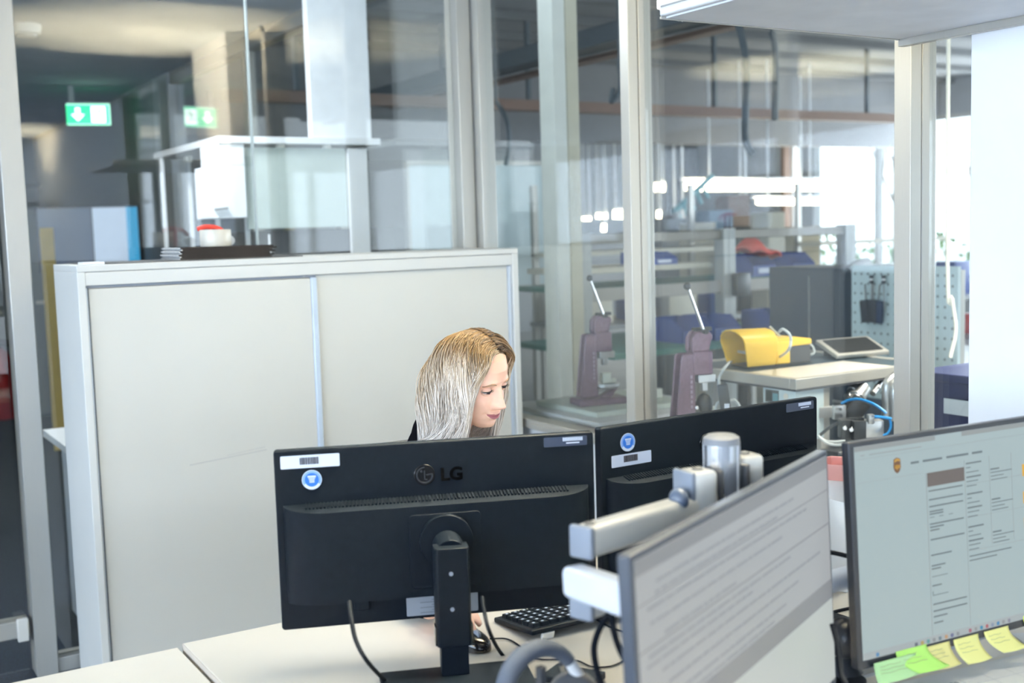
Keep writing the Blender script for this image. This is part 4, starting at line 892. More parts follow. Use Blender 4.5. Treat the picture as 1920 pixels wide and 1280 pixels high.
b = MB(); b.bb((0.0, 0.0, TZ-0.040), (TW, TD, TZ-0.0345)); b.build('under_frame', M_DARKG, ft, smooth=False)
for xx, yy in ((0.14, 0.03), (TW-0.05, 0.03), (0.14, TD-0.05), (TW-0.05, TD-0.05)):
    b = MB(); b.bb((xx-0.02, yy-0.02, 0), (xx+0.02, yy+0.02, TZ-0.034)); b.bb((xx-0.008, yy-0.0215, 0.01), (xx+0.008, yy-0.02, TZ-0.04)); b.build('leg', M_ALU, ft, bevel=0.002)
b = MB(); b.bb((0.16, 0.02, 0.60), (TW-0.02, TD-0.02, 0.62)); b.build('lower_shelf', M_DARKG, ft, bevel=0.002)

# yellow foot pedal
pd = thing('foot_pedal', 'yellow hooded foot pedal lying on the aluminium edged table', 'pedal', (2.752, 2.995, 0.9505), math.radians(-8)); pd.scale = (0.96,)*3
prof = []
for k in range(0, 21):
    t_ = k/20
    if t_ < 0.3: y = 0.062+0.012*t_/0.3*0 + 0.014*(t_/0.3); z = 0.005+0.085*(t_/0.3)
    elif t_ <= 0.7:
        a = PI*(t_-0.3)/0.4; y = 0.076*math.cos(a); z = 0.090+0.045*math.sin(a)
    else: y = -(0.062+0.014*((1-t_)/0.3)); z = 0.005+0.085*((1-t_)/0.3)
    prof.append((y, z))
b = MB(); L = 0.125
vo = []
for (y, z) in prof: vo.append(b.bm.verts.new((-0.030*(z-0.005)/0.13, y, z)))
vb = [b.bm.verts.new((L, y*0.92, z*0.98)) for y, z in prof]
for i in range(20): b.bm.faces.new((vo[i], vo[i+1], vb[i+1], vb[i]))
b.bm.faces.new(vb)
b.build('hood', M_YPLASTIC, pd, solid=0.006, bevel=0.002)
b = MB(); b.bb((L+0.004, -0.060, 0.004), (L+0.065, 0.060, 0.085)); b.prism([(L+0.004, 0.06), (L+0.17, 0.068), (L+0.17, 0.088), (L+0.10, 0.098), (L+0.004, 0.098)], 0.10, Matrix.Translation((0, -0.05, 0)) @ XZ); b.build('rear_cover', M_YPLASTIC, pd, bevel=0.005, bseg=3)
b = MB(); b.bb((-0.004, -0.060, 0), (L+0.165, 0.058, 0.0038)); b.bb((L+0.066, -0.048, 0.0038), (L+0.165, 0.048, 0.066)); b.build('base', M_DSTEEL, pd, bevel=0.003)
b = MB(); b.box((0.075, 0, 0.045), (0.10, 0.075, 0.010), (0, 0.12, 0)); b.build('treadle', M_STEEL, pd, bevel=0.002)
cable_pts = [(2.867, 3.038, 0.955), (2.824, 3.094, 0.956), (2.537, 2.812, 0.990), (2.495, 2.799, 0.958), (2.489, 2.798, 0.926)]
tag(cable('pedal_cable', cable_pts, 0.0048, M_HOSEG), 'pale grey cable leaving the pedal over the table edge downwards', 'cable')
cable_pts = [(2.914, 3.003, 1.080), (2.942, 2.982, 1.045), (2.980, 2.955, 1.006), (3.015, 2.930, 0.978), (3.041, 2.914, 0.983), (3.034, 2.922, 1.011), (3.002, 2.942, 1.014)]
tag(cable('pedal_cable', cable_pts, 0.0045, M_HOSEG), 'pale grey cable crossing behind the pedal to the right', 'cable')
cable_pts = [(2.763, 2.802, 1.084), (2.752, 2.774, 1.095), (2.755, 2.748, 1.080), (2.757, 2.743, 1.056), (2.746, 2.747, 1.025), (2.967, 3.026, 0.957)]
tag(cable('pedal_cable', cable_pts, 0.0048, M_HOSEG), 'pale grey cable looping over the rear end of the pedal', 'cable')
ad = thing('cable_adapter', 'black adapter box with white square label hanging below the pedal cable', 'adapter', (2.475, 2.756, 0.892), math.radians(-40))
b = MB(); b.box((0, 0, 0.005), (0.034, 0.022, 0.085), (0, -0.12, 0), bev=0.003); b.build('housing', M_DSTEEL, ad)
b = MB(); b.box((0.008, -0.0125, -0.022), (0.016, 0.001, 0.018)); b.build('label', M_LABELW, ad, smooth=False)
cable_pts = [(2.480, 2.751, 0.871), (2.495, 2.743, 0.888), (2.507, 2.736, 0.884), (2.517, 2.727, 0.862), (2.520, 2.721, 0.828)]
tag(cable('adapter_cable', cable_pts, 0.0045, M_HOSEG), 'grey cable arching right from the black adapter', 'cable')
cable_pts = [(2.473, 2.768, 0.884), (2.462, 2.774, 0.877), (2.455, 2.776, 0.854), (2.453, 2.773, 0.820)]
tag(cable('adapter_cable', cable_pts, 0.0045, M_HOSEG), 'grey cable dropping left from the black adapter', 'cable')
mc = thing('hand_tool', 'black rounded hand tool lying between the second press and the adapter', 'tool', (2.531, 2.917, 0.847))
b = MB(); b.ball((0, 0, 0), 0.032, sc=(0.9, 0.9, 1.3)); b.cyl((-0.03, 0.0, -0.02), (-0.075, 0.01, -0.03), 0.024, 0.014, seg=20); b.build('body', M_DSTEEL, mc)
b = MB(); b.ball((-0.05, -0.02, 0.0), 0.008); b.build('lens', M_CHROME, mc)
mcz = mc.location.z
b = MB(); b.cyl((0, 0, 0.60-mcz+0.143), (0, 0, -0.03), 0.010, seg=12); b.build('foot', M_DSTEEL, mc)

# control box under the table corner
cx = thing('control_box', 'pale blue control box with small display hanging under the table corner', 'controller', (2.662, 2.632, 0.9155))
b = MB(); b.bb((0, -0.0, -0.17), (0.13, 0.145, 0)); b.build('housing', mat('ctrl_blue', (0.56, 0.68, 0.72), 0.45), cx, bevel=0.003)
b = MB(); b.bb((-0.0012, 0.072, -0.052), (0, 0.132, -0.010)); ds = b.build('display_panel', M_DARKG, cx, smooth=False)
b = MB(); b.bb((-0.0020, 0.074, -0.046), (-0.0013, 0.098, -0.020)); b.build('key_pad', mat('keypad_teal', (0.12, 0.30, 0.36), 0.4), ds, smooth=False)
b = MB(); b.bb((-0.0020, 0.102, -0.046), (-0.0013, 0.128, -0.014)); b.build('lcd', mat('lcd_dark', (0.02, 0.035, 0.03), 0.2), ds, smooth=False)
b = MB(); b.cyl((-0.002, 0.040, -0.025), (-0.0001, 0.040, -0.025), 0.010, seg=18); b.build('dial', M_SILVER, cx)
b = MB(); b.bb((-0.006, 0.028, -0.060), (-0.0002, 0.050, -0.042)); lab(b.build('switch', M_BIN, cx, bevel=0.001), 'dark blue rocker switch')

# pneumatic unit to the right
pn = thing('valve_unit', 'cluster of black and steel pneumatic valves right of the black monitor', 'machine', (2.80, 2.62, 0.6205))
def W_(p): return Vector(p) - Vector((2.80, 2.62, 0.6205))
b = MB(); b.bb((-0.02, -0.06, 0), (0.24, 0.10, 0.09)); b.build('mounting_plate', M_DSTEEL, pn, bevel=0.003)
def at_(name, c, d, rz, m, bev=0.003, rot=None):
    b = MB(); b.box(W_(c), d, rot or (0, 0, rz), bev=bev); return b.build(name, m, pn)
at_('steel_block', (2.821, 2.463, 0.796), (0.066, 0.04, 0.055), -0.5, M_STEEL)
v1 = at_('valve_body', (2.768, 2.471, 0.796), (0.040, 0.045, 0.062), -0.5, M_DSTEEL)
v2 = at_('valve_body', (2.751, 2.506, 0.798), (0.036, 0.045, 0.060), -0.5, M_DSTEEL)
for vv, c in ((v1, (2.732, 2.465, 0.802)), (v2, (2.727, 2.486, 0.805))):
    b = MB(); c = W_(c); n_ = Vector((-0.52, -0.85, 0.0)); b.cyl(c+n_*-0.004, c+n_*0.005, 0.0068, seg=18); b.build('screw', M_CHROME, vv, bevel=0.001)
at_('bracket', (2.798, 2.575, 0.837), (0.042, 0.02, 0.046), -0.4, M_STEEL)
at_('cylinder_block', (2.799, 2.633, 0.830), (0.055, 0.03, 0.035), -0.4, M_GREYMET)
at_('coupling', (2.799, 2.578, 0.868), (0.034, 0.02, 0.012), -0.4, M_DSTEEL, rot=(0, 0.2, -0.4))
b = MB()
b.cyl(W_((2.792, 2.563, 0.848)), W_((2.773, 2.545, 0.852)), 0.005, seg=14); b.cyl(W_((2.792, 2.560, 0.827)), W_((2.773, 2.543, 0.832)), 0.005, seg=14); b.build('bolt', M_DARKG, pn)
for q, (a0, a1, r) in enumerate((((2.918, 2.646, 0.864), (3.009, 2.668, 0.923), 0.015), ((2.916, 2.622, 0.847), (2.984, 2.633, 0.892), 0.026), ((3.012, 2.625, 0.869), (3.108, 2.654, 0.915), 0.010))):
    b = MB(); b.cyl(W_(a0), W_(a1), r, r*0.8, seg=24); b.cyl(W_(a0)+(W_(a1)-W_(a0))*0.3, W_(a0)+(W_(a1)-W_(a0))*0.4, r*1.15, seg=24); b.build('cylinder', M_STEEL, pn, bevel=0.001)
for q, (a0, r) in enumerate((((3.013, 2.566, 0.872), 0.016), ((3.016, 2.538, 0.860), 0.016))):
    c = W_(a0); b = MB(); b.tube(smoothpath([c+Vector((0, 0, -0.07)), c+Vector((0, 0, 0.02)), c+Vector((0.012, 0.0, 0.045)), c+Vector((0.045, 0, 0.06))], 5), r, 16); b.build('elbow_pipe', M_STEEL, pn)
at_('cone_guard', (2.876, 2.586, 0.827), (0.06, 0.03, 0.10), -0.4, M_DSTEEL, rot=(0, 0.7, -0.4))
at_('fitting', (2.805, 2.453, 0.829), (0.020, 0.02, 0.030), -0.4, M_STEEL)
for nm_, pts_, r_, m_, lb_ in (
    ('air_hose', [(2.792, 2.559, 0.867), (2.798, 2.533, 0.880), (2.796, 2.488, 0.888), (2.798, 2.439, 0.880), (2.804, 2.410, 0.866), (2.809, 2.394, 0.853)], 0.0040, M_HOSEB, 'blue air hose arching over the pneumatic valves'),
    ('air_hose', [(2.801, 2.433, 0.839), (2.814, 2.413, 0.838), (2.829, 2.391, 0.834)], 0.0045, M_HOSEB, 'short straight blue air hose leading to the white post'),
    ('air_hose', [(2.841, 2.407, 0.828), (2.841, 2.405, 0.806), (2.832, 2.408, 0.788), (2.819, 2.415, 0.779)], 0.0038, M_HOSEB, 'blue air hose curling down at the right of the valves'),
    ('air_hose', [(2.662, 2.535, 0.781), (2.666, 2.508, 0.769), (2.682, 2.486, 0.767), (2.702, 2.462, 0.771)], 0.0042, M_HOSEG, 'pale grey hose curving below the valve blocks, upper one'),
    ('air_hose', [(2.642, 2.512, 0.782), (2.646, 2.484, 0.768), (2.663, 2.461, 0.763), (2.686, 2.436, 0.767)], 0.0042, M_HOSEG, 'pale grey hose curving below the valve blocks, lower one'),
    ('air_hose', [(2.712, 2.574, 0.773), (2.731, 2.542, 0.804), (2.760, 2.503, 0.826), (2.788, 2.463, 0.830)], 0.0050, M_DSTEEL, 'black hose sweeping up behind the valve blocks')):
    tag(cable(nm_, pts_, r_, m_), lb_, 'hose')

# tilted dark device on the far right of the machine table
td = thing('tilted_panel', 'dark tilted device with metal frame on the far corner of the machine table', 'device', (3.252, 2.923, 0.951), math.radians(-8))
b = MB(); b.box((0.02, 0.03, 0.030), (0.24, 0.13, 0.016), (0.38, 0, 0), bev=0.003); b.build('frame', M_ALU, td)
b = MB(); b.box((0.02, 0.027, 0.0385), (0.20, 0.10, 0.004), (0.38, 0, 0)); b.build('glass_panel', mat('panel_dark', (0.015, 0.018, 0.02), 0.6), td, smooth=False)
b = MB(); b.bb((-0.08, 0.05, 0), (0.12, 0.07, 0.035)); b.build('foot', M_DSTEEL, td, bevel=0.002)

# perforated tool wall
pb = thing('tool_board', 'pale perforated tool board behind the machine table', 'board', (4.2, 3.2, 0))
b = MB(); b.bb((0, 0, 0.62), (0.02, 0.585, 1.235)); b.build('perforated_sheet', M_PEG, pb, smooth=False)
b = MB()
for i in range(15):
    for j in range(13):
        b.cyl((-0.0012, 0.025+i*0.0385, 0.65+j*0.0455), (-0.0004, 0.025+i*0.0385, 0.65+j*0.0455), 0.0062, seg=10)
b.build('hole_pattern', M_GREYINK, pb, smooth=False)
for yy in (0.0, 0.555):
    b = MB(); b.bb((0.021, yy, 0), (0.05, yy+0.03, 1.22)); b.build('post', M_ALU, pb, bevel=0.002)
for nm_, p0, p1, r_, lb_ in (('soldering_iron', (4.170, 3.641, 1.170), (4.170, 3.641, 1.070), 0.003, 'thin tool with black grip hanging leftmost on the tool board'), ('soldering_iron', (4.170, 3.571, 1.171), (4.170, 3.567, 1.038), 0.003, 'thin tool with black grip hanging right on the tool board')):
    t_ = thing(nm_, lb_, 'tool', p0)
    d_ = Vector(p1)-Vector(p0)
    b = MB(); b.cyl((0, 0, 0), d_, r_, seg=10); b.build('shaft', M_GREYMET, t_)
    b = MB(); b.cyl((0, 0, 0.008), (0, 0, 0.022), 0.010, seg=14); b.cyl((0, 0, -0.016), (0, 0, -0.002), 0.010, seg=14); b.build('holder', M_DARKG, t_)
    b = MB(); b.cyl((0, 0, -0.001), (0, 0, 0.008), 0.008, seg=14); b.build('ring', M_WHITE, t_)
for k, (c_, w_, mm_) in enumerate((((4.172, 3.677, 1.026), 0.045, M_DARKG), ((4.165, 3.627, 1.029), 0.05, M_DARKG), ((4.172, 3.599, 1.025), 0.04, mat('blueblack', (0.03, 0.05, 0.10), 0.5)))):
    t_ = thing('pouch', ['black tool pouch leftmost on the tool board', 'black tool pouch in the centre of the tool board', 'blue black tool pouch rightmost on the tool board'][k], 'pouch', c_, 0)
    b = MB(); b.box((0, 0, 0), (0.03, w_, 0.105), (0.12*(k-1), 0, 0), bev=0.008); b.build('holder', mm_, t_)
    b = MB(); b.box((0, 0, 0.08), (0.006, 0.006, 0.09), (0.1*(k-1), 0, 0)); b.build('tool_shaft', M_GREYMET, t_)
dc = thing('tool_cupboard', 'dark blue grey cupboard standing left of the tool board', 'cupboard', (4.22, 3.80, 0))
b = MB(); b.bb((0, 0, 0), (0.30, 0.55, 1.22)); b.build('carcass', mat('blue_grey', (0.03, 0.045, 0.065), 0.6), dc, bevel=0.004)
b = MB(); b.bb((-0.004, 0.27, 0.05), (-0.0005, 0.275, 1.18)); b.bb((-0.012, 0.29, 0.6), (-0.004, 0.30, 0.72)); b.build('handle', M_GREYMET, dc, smooth=False)

# profile bench row in the middle distance
pr_ = thing('profile_shelf', 'grey aluminium profile workstation in the middle of the workshop', 'workstation', (4.05, 5.0, 0))
for xx in (-0.55, 0.46, 1.45):
    b = MB(); b.bb((xx-0.045, -0.04, 0), (xx+0.045, 0.04, 1.42)); b.bb((xx-0.006, -0.042, 0.02), (xx+0.006, -0.04, 1.4)); b.build('post', mat('profile_grey', (0.42, 0.44, 0.43), 0.5, 0.2), pr_, bevel=0.003)
for zz, hh in ((1.055, 0.07), (1.36, 0.05)):
    b = MB(); b.bb((-0.6, -0.02, zz), (1.5, 0.0, zz+hh)); b.build('beam', mat('beam_beige', (0.40, 0.38, 0.34), 0.5), pr_, bevel=0.003)
b = MB(); b.bb((-0.6, 0.045, 1.20), (0.40, 0.45, 1.23)); lab(b.build('shelf', M_CREAM, pr_, bevel=0.003), 'cream upper shelf')
b = MB(); b.bb((-0.6, 0.045, 1.10), (1.5, 0.6, 1.125)); lab(b.build('shelf', M_GREENMAT, pr_, bevel=0.003), 'dark green shelf board')
b = MB(); b.bb((-0.6, -0.35, 0.78), (1.5, 0.6, 0.81)); lab(b.build('worktop', M_GREENMAT, pr_, bevel=0.003), 'green worktop')
b = MB(); b.box((0.52, -0.07, 1.10), (0.10, 0.05, 0.13), None, bev=0.006); b.build('cable_clamp', M_DSTEEL, pr_)
def bin_(label, c, w, d, h, m, z=None):
    t = thing('storage_bin', label, 'bin', c)
    b = MB(); b.bb((-w/2, -d/2, 0), (w/2, d/2, 0.004)); b.prism([(-w/2, 0.004), (w/2, 0.004), (w/2, h*0.5), (-w/2, h*0.5)], 0.004, Matrix.Translation((0, -d/2, 0)) @ XZ)
    b.bb((-w/2, d/2-0.004, 0.004), (w/2, d/2, h))
    for s in (-1, 1): b.prism([(-d/2, 0.004), (d/2, 0.004), (d/2, h), (-d/2+d*0.3, h), (-d/2, h*0.5)], 0.004, Matrix.Translation((s*(w/2-0.002)-0.002, 0, 0)) @ Matrix(((0, 0, 1, 0), (1, 0, 0, 0), (0, 1, 0, 0), (0, 0, 0, 1))))
    b.build('tub', m, t, smooth=False)
    b = MB(); b.bb((-w*0.25, -d/2-0.003, h*0.15), (w*0.25, -d/2-0.0005, h*0.38)); b.build('label_slot', M_LABELW, t, smooth=False)
    return t
BINS = [((4.10, 4.92, 0.8105), 'first blue bin from the left on the green worktop'), ((4.33, 4.92, 0.8105), 'second blue bin from the left on the green worktop'), ((4.78, 4.92, 0.8105), 'third blue bin on the green worktop, right of the post'), ((5.02, 4.92, 0.8105), 'fourth blue bin on the green worktop, right of the post'), ((5.26, 4.92, 0.8105), 'last blue bin at the right end of the green worktop'), ((4.92, 5.25, 1.1255), 'blue bin under the red bag'), ((5.25, 5.25, 1.1255), 'blue bin right of the red bag'), ((4.10, 5.18, 1.2305), 'blue bin on the cream upper shelf')]
for i_, (c_, lb_) in enumerate(BINS): bin_(lb_, c_, 0.19, 0.28, 0.13 if i_ != 7 else 0.07, M_BIN)
rb = thing('red_bag', 'crumpled bright red cloth lying on the blue bin', 'cloth', (4.92, 5.20, 1.257))
b = MB()
def rbf(u, v): return Vector(((u-0.5)*0.24, (v-0.5)*0.22-0.03*math.sin(3*u), 0.012+0.10*math.exp(-((u-0.28)/0.22)**2)*math.sin(PI*min(1, v*1.1))**0.5 - 0.10*max(0, u-0.72)+0.012*math.sin(9*u+5*v)))
b.grid(rbf, 20, 16); b.build('cloth', mat('red_cloth', (0.75, 0.09, 0.06), 0.8), rb, solid=0.01)
wm = thing('bench_machine', 'white curved bench machine at the right end of the workstation', 'machine', (5.43, 4.86, 0.8105))
b = MB(); b.tube(smoothpath([(0, 0, 0), (-0.02, 0, 0.12), (-0.05, 0, 0.24), (0.0, 0, 0.34), (0.10, 0, 0.36)], 6), 0.045, 16); b.build('body', M_WHITE, wm)
b = MB(); b.box((0.06, 0, 0.22), (0.10, 0.08, 0.16), None, bev=0.01); b.build('head', M_DARKG, wm)
# mid distance clutter: second row of benches with machines
for k, (px_, ww, lb_) in enumerate((((5.1, 6.5), 1.5, 'grey workbench in the second row, left of the window'), ((7.6, 6.4), 1.6, 'grey workbench in front of the workshop windows'), ((3.6, 8.0), 1.4, 'grey workbench far back near the white board'))):
    t_ = bench(lb_, px_[0]-ww/2, px_[0]+ww/2, px_[1]-0.35, px_[1]+0.35, 0.80, M_GREYMET)
    b = MB(); b.bb((-ww/2+0.02, 0.30, 0.80), (-ww/2+0.06, 0.34, 1.75)); b.build('post', M_ALU, t_)
    b = MB(); b.bb((ww/2-0.06, 0.30, 0.80), (ww/2-0.02, 0.34, 1.75)); b.build('post', M_ALU, t_)
    b = MB(); b.bb((-ww/2+0.02, 0.05, 1.25), (ww/2-0.02, 0.34, 1.28)); b.build('shelf', M_CREAM, t_, bevel=0.002)
    rnd = random.Random(20+k)
    for j in range(4):
        bw = 0.12+rnd.random()*0.14; bh = 0.12+rnd.random()*0.2
        c_ = (px_[0]-ww/2+0.2+j*(ww-0.4)/3, px_[1]-0.1, 0.8005)
        mm_ = [M_BIN, M_CREAM, M_DARKG, M_WHITE, mat('tan_box', (0.45, 0.33, 0.20), 0.7), M_GREYMET][rnd.randrange(6)]
        nmc = {M_BIN: 'blue', M_CREAM: 'cream', M_DARKG: 'dark', M_WHITE: 'white', M_GREYMET: 'grey'}.get(mm_, 'tan')
        o = MB().box((0, 0, bh/2), (bw, 0.2, bh), None, bev=0.006).build('equipment_box', mm_, None, loc=c_)
        tag(o, '%s box on the %s, %s' % (nmc, ['second row workbench', 'workbench by the windows', 'far back workbench'][k], ['leftmost', 'second from left', 'third from left', 'rightmost'][j]), 'box')
for k, (c_, w_, h_, mm_, lb_) in enumerate((((6.154, 7.064, 1.404), 0.20, 1.46, M_CREAM, 'narrow cream locker under the left end of the long tube lamp'), ((6.678, 7.449, 1.397), 0.22, 1.56, mat('locker_blue', (0.16, 0.26, 0.36), 0.5), 'blue grey locker right of the cream one'), ((6.374, 6.693, 1.393), 0.34, 1.42, M_DARKG, 'dark locker below the small lamp between the tubes'), ((6.209, 6.322, 1.391), 0.14, 1.52, M_CREAM, 'slim cream locker right of the dark one'), ((7.146, 6.925, 1.376), 0.24, 1.40, mat('locker_tan', (0.55, 0.47, 0.30), 0.6), 'tan locker just left of the bright window'), ((6.225, 7.492, 1.409), 0.26, 1.50, mat('locker_grey', (0.30, 0.33, 0.36), 0.6), 'grey locker close to the aluminium post'), ((7.361, 7.972, 1.387), 0.22, 1.7, M_BROWN, 'brown locker far back under the long tube lamp'))):
    t_ = thing('locker', lb_, 'locker', (c_[0], c_[1], 0), math.radians(-20))
    b = MB(); b.bb((-w_/2, 0, 0), (w_/2, 0.3, h_)); b.build('carcass', mm_, t_, bevel=0.004)
    b = MB(); b.bb((-w_/2+0.008, -0.012, 0.04), (w_/2-0.008, -0.0005, h_-0.02)); dd_ = b.build('door', mm_, t_, bevel=0.002)
    b = MB(); b.bb((w_/2-0.04, -0.03, h_*0.55), (w_/2-0.025, -0.0125, h_*0.55+0.12)); b.build('handle', M_SILVER, dd_)
# white columns and board
b = MB(); b.bb((2.99, 4.45, 0), (3.06, 4.57, 3.1)); struct(b.build('wall_pier', mat('pier_white', (0.74, 0.77, 0.72), 0.6), bevel=0.003), 'white pier in the workshop')
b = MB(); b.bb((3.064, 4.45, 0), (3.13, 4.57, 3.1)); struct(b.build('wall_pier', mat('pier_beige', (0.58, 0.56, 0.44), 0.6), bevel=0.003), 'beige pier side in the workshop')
wb = thing('white_board', 'pale glossy board on wheels seen through the glass above the cabinet', 'board', (3.52, 7.0, 0))
b = MB(); b.bb((0, 0, 1.05), (1.1, 0.03, 1.90)); b.build('panel', mat('board_pale', (0.60, 0.72, 0.74), 0.2), wb, bevel=0.002)
b = MB(); b.bb((-0.02, -0.005, 1.03), (1.12, 0.035, 1.05)); b.bb((-0.02, -0.005, 1.90), (1.12, 0.035, 1.93)); b.bb((-0.02, -0.005, 1.05), (0, 0.035, 1.9)); b.build('frame', M_ALU, wb, smooth=False)
for xx in (0.05, 1.05):
    b = MB(); b.bb((xx-0.015, 0, 0.0), (xx+0.015, 0.03, 1.03)); b.bb((xx-0.015, -0.25, 0.0), (xx+0.015, 0.28, 0.03)); b.build('leg', M_ALU, wb)
# ceiling services
b = MB(); b.bb((4.42, -3, 2.60), (4.62, 11.5, 2.72)); d_ = b.build('cable_duct', M_DUCT, None, bevel=0.004); tag(d_, 'dark ventilation duct running along under the workshop ceiling', 'duct')
b = MB()
for k in range(8): b.bb((4.50, -2.5+k*1.8, 2.72), (4.53, -2.47+k*1.8, 3.12))
hz = b.build('hanger_rod', M_DUCT, d_, smooth=False)
b = MB(); b.bb((4.66, -3, 2.57), (4.76, 11.5, 2.60)); tag(b.build('cable_tray', M_BROWN, None, smooth=False), 'brown cable tray beside the ventilation duct', 'tray')
b = MB(); b.bb((2.5, 7.6, 2.36), (9.5, 7.72, 2.44)); ct_ = tag(b.build('cable_tray', M_BROWN, None, smooth=False), 'brown cable tray crossing the workshop', 'tray')
for k in range(4):
    b = MB(); b.bb((3.0+k*1.9, 7.65, 2.44), (3.03+k*1.9, 7.68, 3.12)); b.build('hanger_rod', M_DUCT, ct_, smooth=False)
b = MB(); b.bb((2.45, 9.6, 2.30), (11.9, 9.75, 3.1)); struct(b.build('trim_3', mat('bulkhead', (0.20, 0.20, 0.205), 0.8), smooth=False), 'grey bulkhead under the workshop ceiling')
FR = (10.429, 10.270, 2.891)
fr_ = thing('steel_frame', 'white and brown steel frame standing in the workshop left of the bright window', 'frame', (FR[0], FR[1], 0))
b = MB(); b.bb((-0.05, 0, 0), (0.05, 0.06, 3.03)); b.build('post', M_WHITE, fr_, bevel=0.003)
b = MB(); b.bb((-0.20, 0.0, 0), (-0.10, 0.06, 3.03)); lab(b.build('post', M_BROWN, fr_, bevel=0.003), 'brown post')
b = MB(); b.bb((0.051, 0, FR[2]-0.05), (1.55, 0.06, FR[2]+0.05)); b.build('beam', M_WHITE, fr_, bevel=0.003)
b = MB(); b.bb((1.45, 0, 0), (1.55, 0.06, FR[2]-0.051)); b.build('post', M_WHITE, fr_, bevel=0.003)
b = MB(); b.bb((9.5, 5.4, 0), (9.7, 5.6, 3.1)); struct(b.build('wall_pier', mat('steel_col', (0.45, 0.47, 0.50), 0.6), smooth=False), 'grey steel column')
for nm_, pts_, lb_ in (('air_hose', [(4.244, 4.588, 2.490), (4.258, 4.568, 2.393), (4.265, 4.546, 2.240), (4.246, 4.536, 2.048), (4.232, 4.528, 1.896), (4.243, 4.513, 1.832), (4.260, 4.499, 1.798)], 'dark supply hose hanging in a curve from the workshop ceiling'),
                       ('air_hose', [(4.757, 4.865, 2.511), (4.766, 4.851, 2.436), (4.754, 4.836, 2.242), (4.734, 4.823, 2.018)], 'dark straight supply hose right of the curved one'),
                       ('air_hose', [(3.888, 5.143, 2.344), (3.890, 5.130, 2.243), (3.874, 5.131, 2.171), (3.836, 5.150, 2.128), (3.852, 5.148, 2.200)], 'dark cable loop hanging from the duct in the middle pane'),
                       ('air_hose', [(3.668, 6.088, 2.225), (3.715, 6.047, 2.110), (3.716, 6.028, 1.949), (3.689, 6.032, 1.837)], 'dark hose curving down near the corner post')):
    o = cable(nm_, pts_, 0.019 if 'supply' in lb_ else 0.014, M_DUCT); tag(o, lb_, 'hose')
    z_ = max(p[2] for p in pts_); p_ = pts_[0]
    b = MB(); b.cyl((p_[0], p_[1], p_[2]-0.01), (p_[0], p_[1], 3.12), 0.006, seg=8); b.build('hanger_wire', M_DUCT, o)
# lit tubes over the benches
def tube_light(label, p0, p1, r, strength_mat=M_TUBEON, up=True):
    t = thing('bench_light', label, 'lamp', p0); d_ = Vector(p1)-Vector(p0)
    b = MB(); b.cyl((0, 0, 0), d_, r, seg=14); b.build('tube', strength_mat, t)
    b = MB(); b.box(d_*0.5+Vector((0, 0, r+0.015)), (d_.length, 0.06, 0.025)); b.build('housing', M_WHITE, t)
    hz_ = (3.1 if p0[1] < 9.6 or p0[1] > 9.75 else 2.3)-p0[2]
    b = MB()
    for f in (0.15, 0.85): c = d_*f; b.cyl(c+Vector((0, 0, r+0.02)), (c.x, c.y, hz_), 0.011, seg=6)
    b.build('suspension', mat('suspension_white', (0.7, 0.75, 0.8), 0.4), t)
    return t
tube_light('long bright tube lamp over the workshop benches', (7.920, 9.332, 1.847), (10.058, 9.553, 1.845), 0.058)
tube_light('thinner bright tube lamp just below the long one', (8.174, 8.565, 1.651), (9.213, 8.752, 1.644), 0.032)
LS = [((1228, 351), (1246, 351), 0.05, 'small bright lamp left of the long tube, close to the post'), ((1262, 417), (1284, 417), 0.022, 'small bright lamp low beside the coiled hose'), ((1232, 402), (1239, 402), 0.04, 'round bright lamp spot beside the post'), ((1386, 379), (1400, 379), 0.03, 'small bright lamp between the two long tubes'), ((1092, 410), (1108, 410), 0.02, 'distant warm lamp leftmost in the middle pane'), ((1118, 405), (1138, 405), 0.03, 'distant warm lamp in the middle pane, beside the post'), ((1128, 427), (1136, 427), 0.04, 'distant warm lamp lowest in the middle pane'), ((1150, 402), (1178, 402), 0.05, 'distant wide lamp at the foot of the bright strip')]
LP = [((8.262, 10.304, 1.873), (8.354, 10.247, 1.870)), ((8.405, 10.170, 1.473), (8.518, 10.101, 1.469)), ((7.751, 9.639, 1.561), (7.784, 9.618, 1.560)), ((8.359, 9.041, 1.660), (8.425, 9.001, 1.658)), ((7.830, 11.120, 1.549), (7.915, 11.068, 1.546)), ((7.970, 11.037, 1.575), (8.076, 10.972, 1.571)), ((7.479, 10.263, 1.438), (7.518, 10.238, 1.436)), ((8.142, 10.934, 1.588), (8.290, 10.842, 1.583))]
for (a_, b_, r_, lb_), (q0, q1) in zip(LS, LP): tube_light(lb_, q0, q1, r_)
sg = thing('exit_sign', 'small dim green exit sign far away in the workshop', 'sign', (8.265, 10.971, 2.572), math.radians(-32))
b = MB(); b.bb((-0.08, -0.02, -0.08), (0.08, 0.02, 0.08)); b.bb((-0.01, -0.01, 0.08), (0.01, 0.01, 3.1-sg.location.z)); b.build('panel', mat('dim_green', (0.03, 0.3, 0.22), 0.5, emit=(0.05, 0.35, 0.25), estr=0.6), sg)
b = MB(); b.prism([(0, -0.05), (-0.04, 0), (-0.015, 0), (-0.015, 0.05), (0.015, 0.05), (0.015, 0), (0.04, 0)], 0.004, Matrix.Translation((0, -0.025, 0)) @ XZ); b.build('arrow', mat('dim_arrow', (0.4, 0.8, 0.7), 0.5, emit=(0.3, 0.7, 0.6), estr=0.6), sg)
ch2 = MB(); 
for k in range(5):
    ch2.tube([Vector((7.471, 8.988, 1.586))+Vector((0.09*k, 0, 0.055*k)), Vector((7.471, 8.988, 1.586))+Vector((0.09*k+0.06, 0, 0.055*k-0.10))], 0.02, 8)
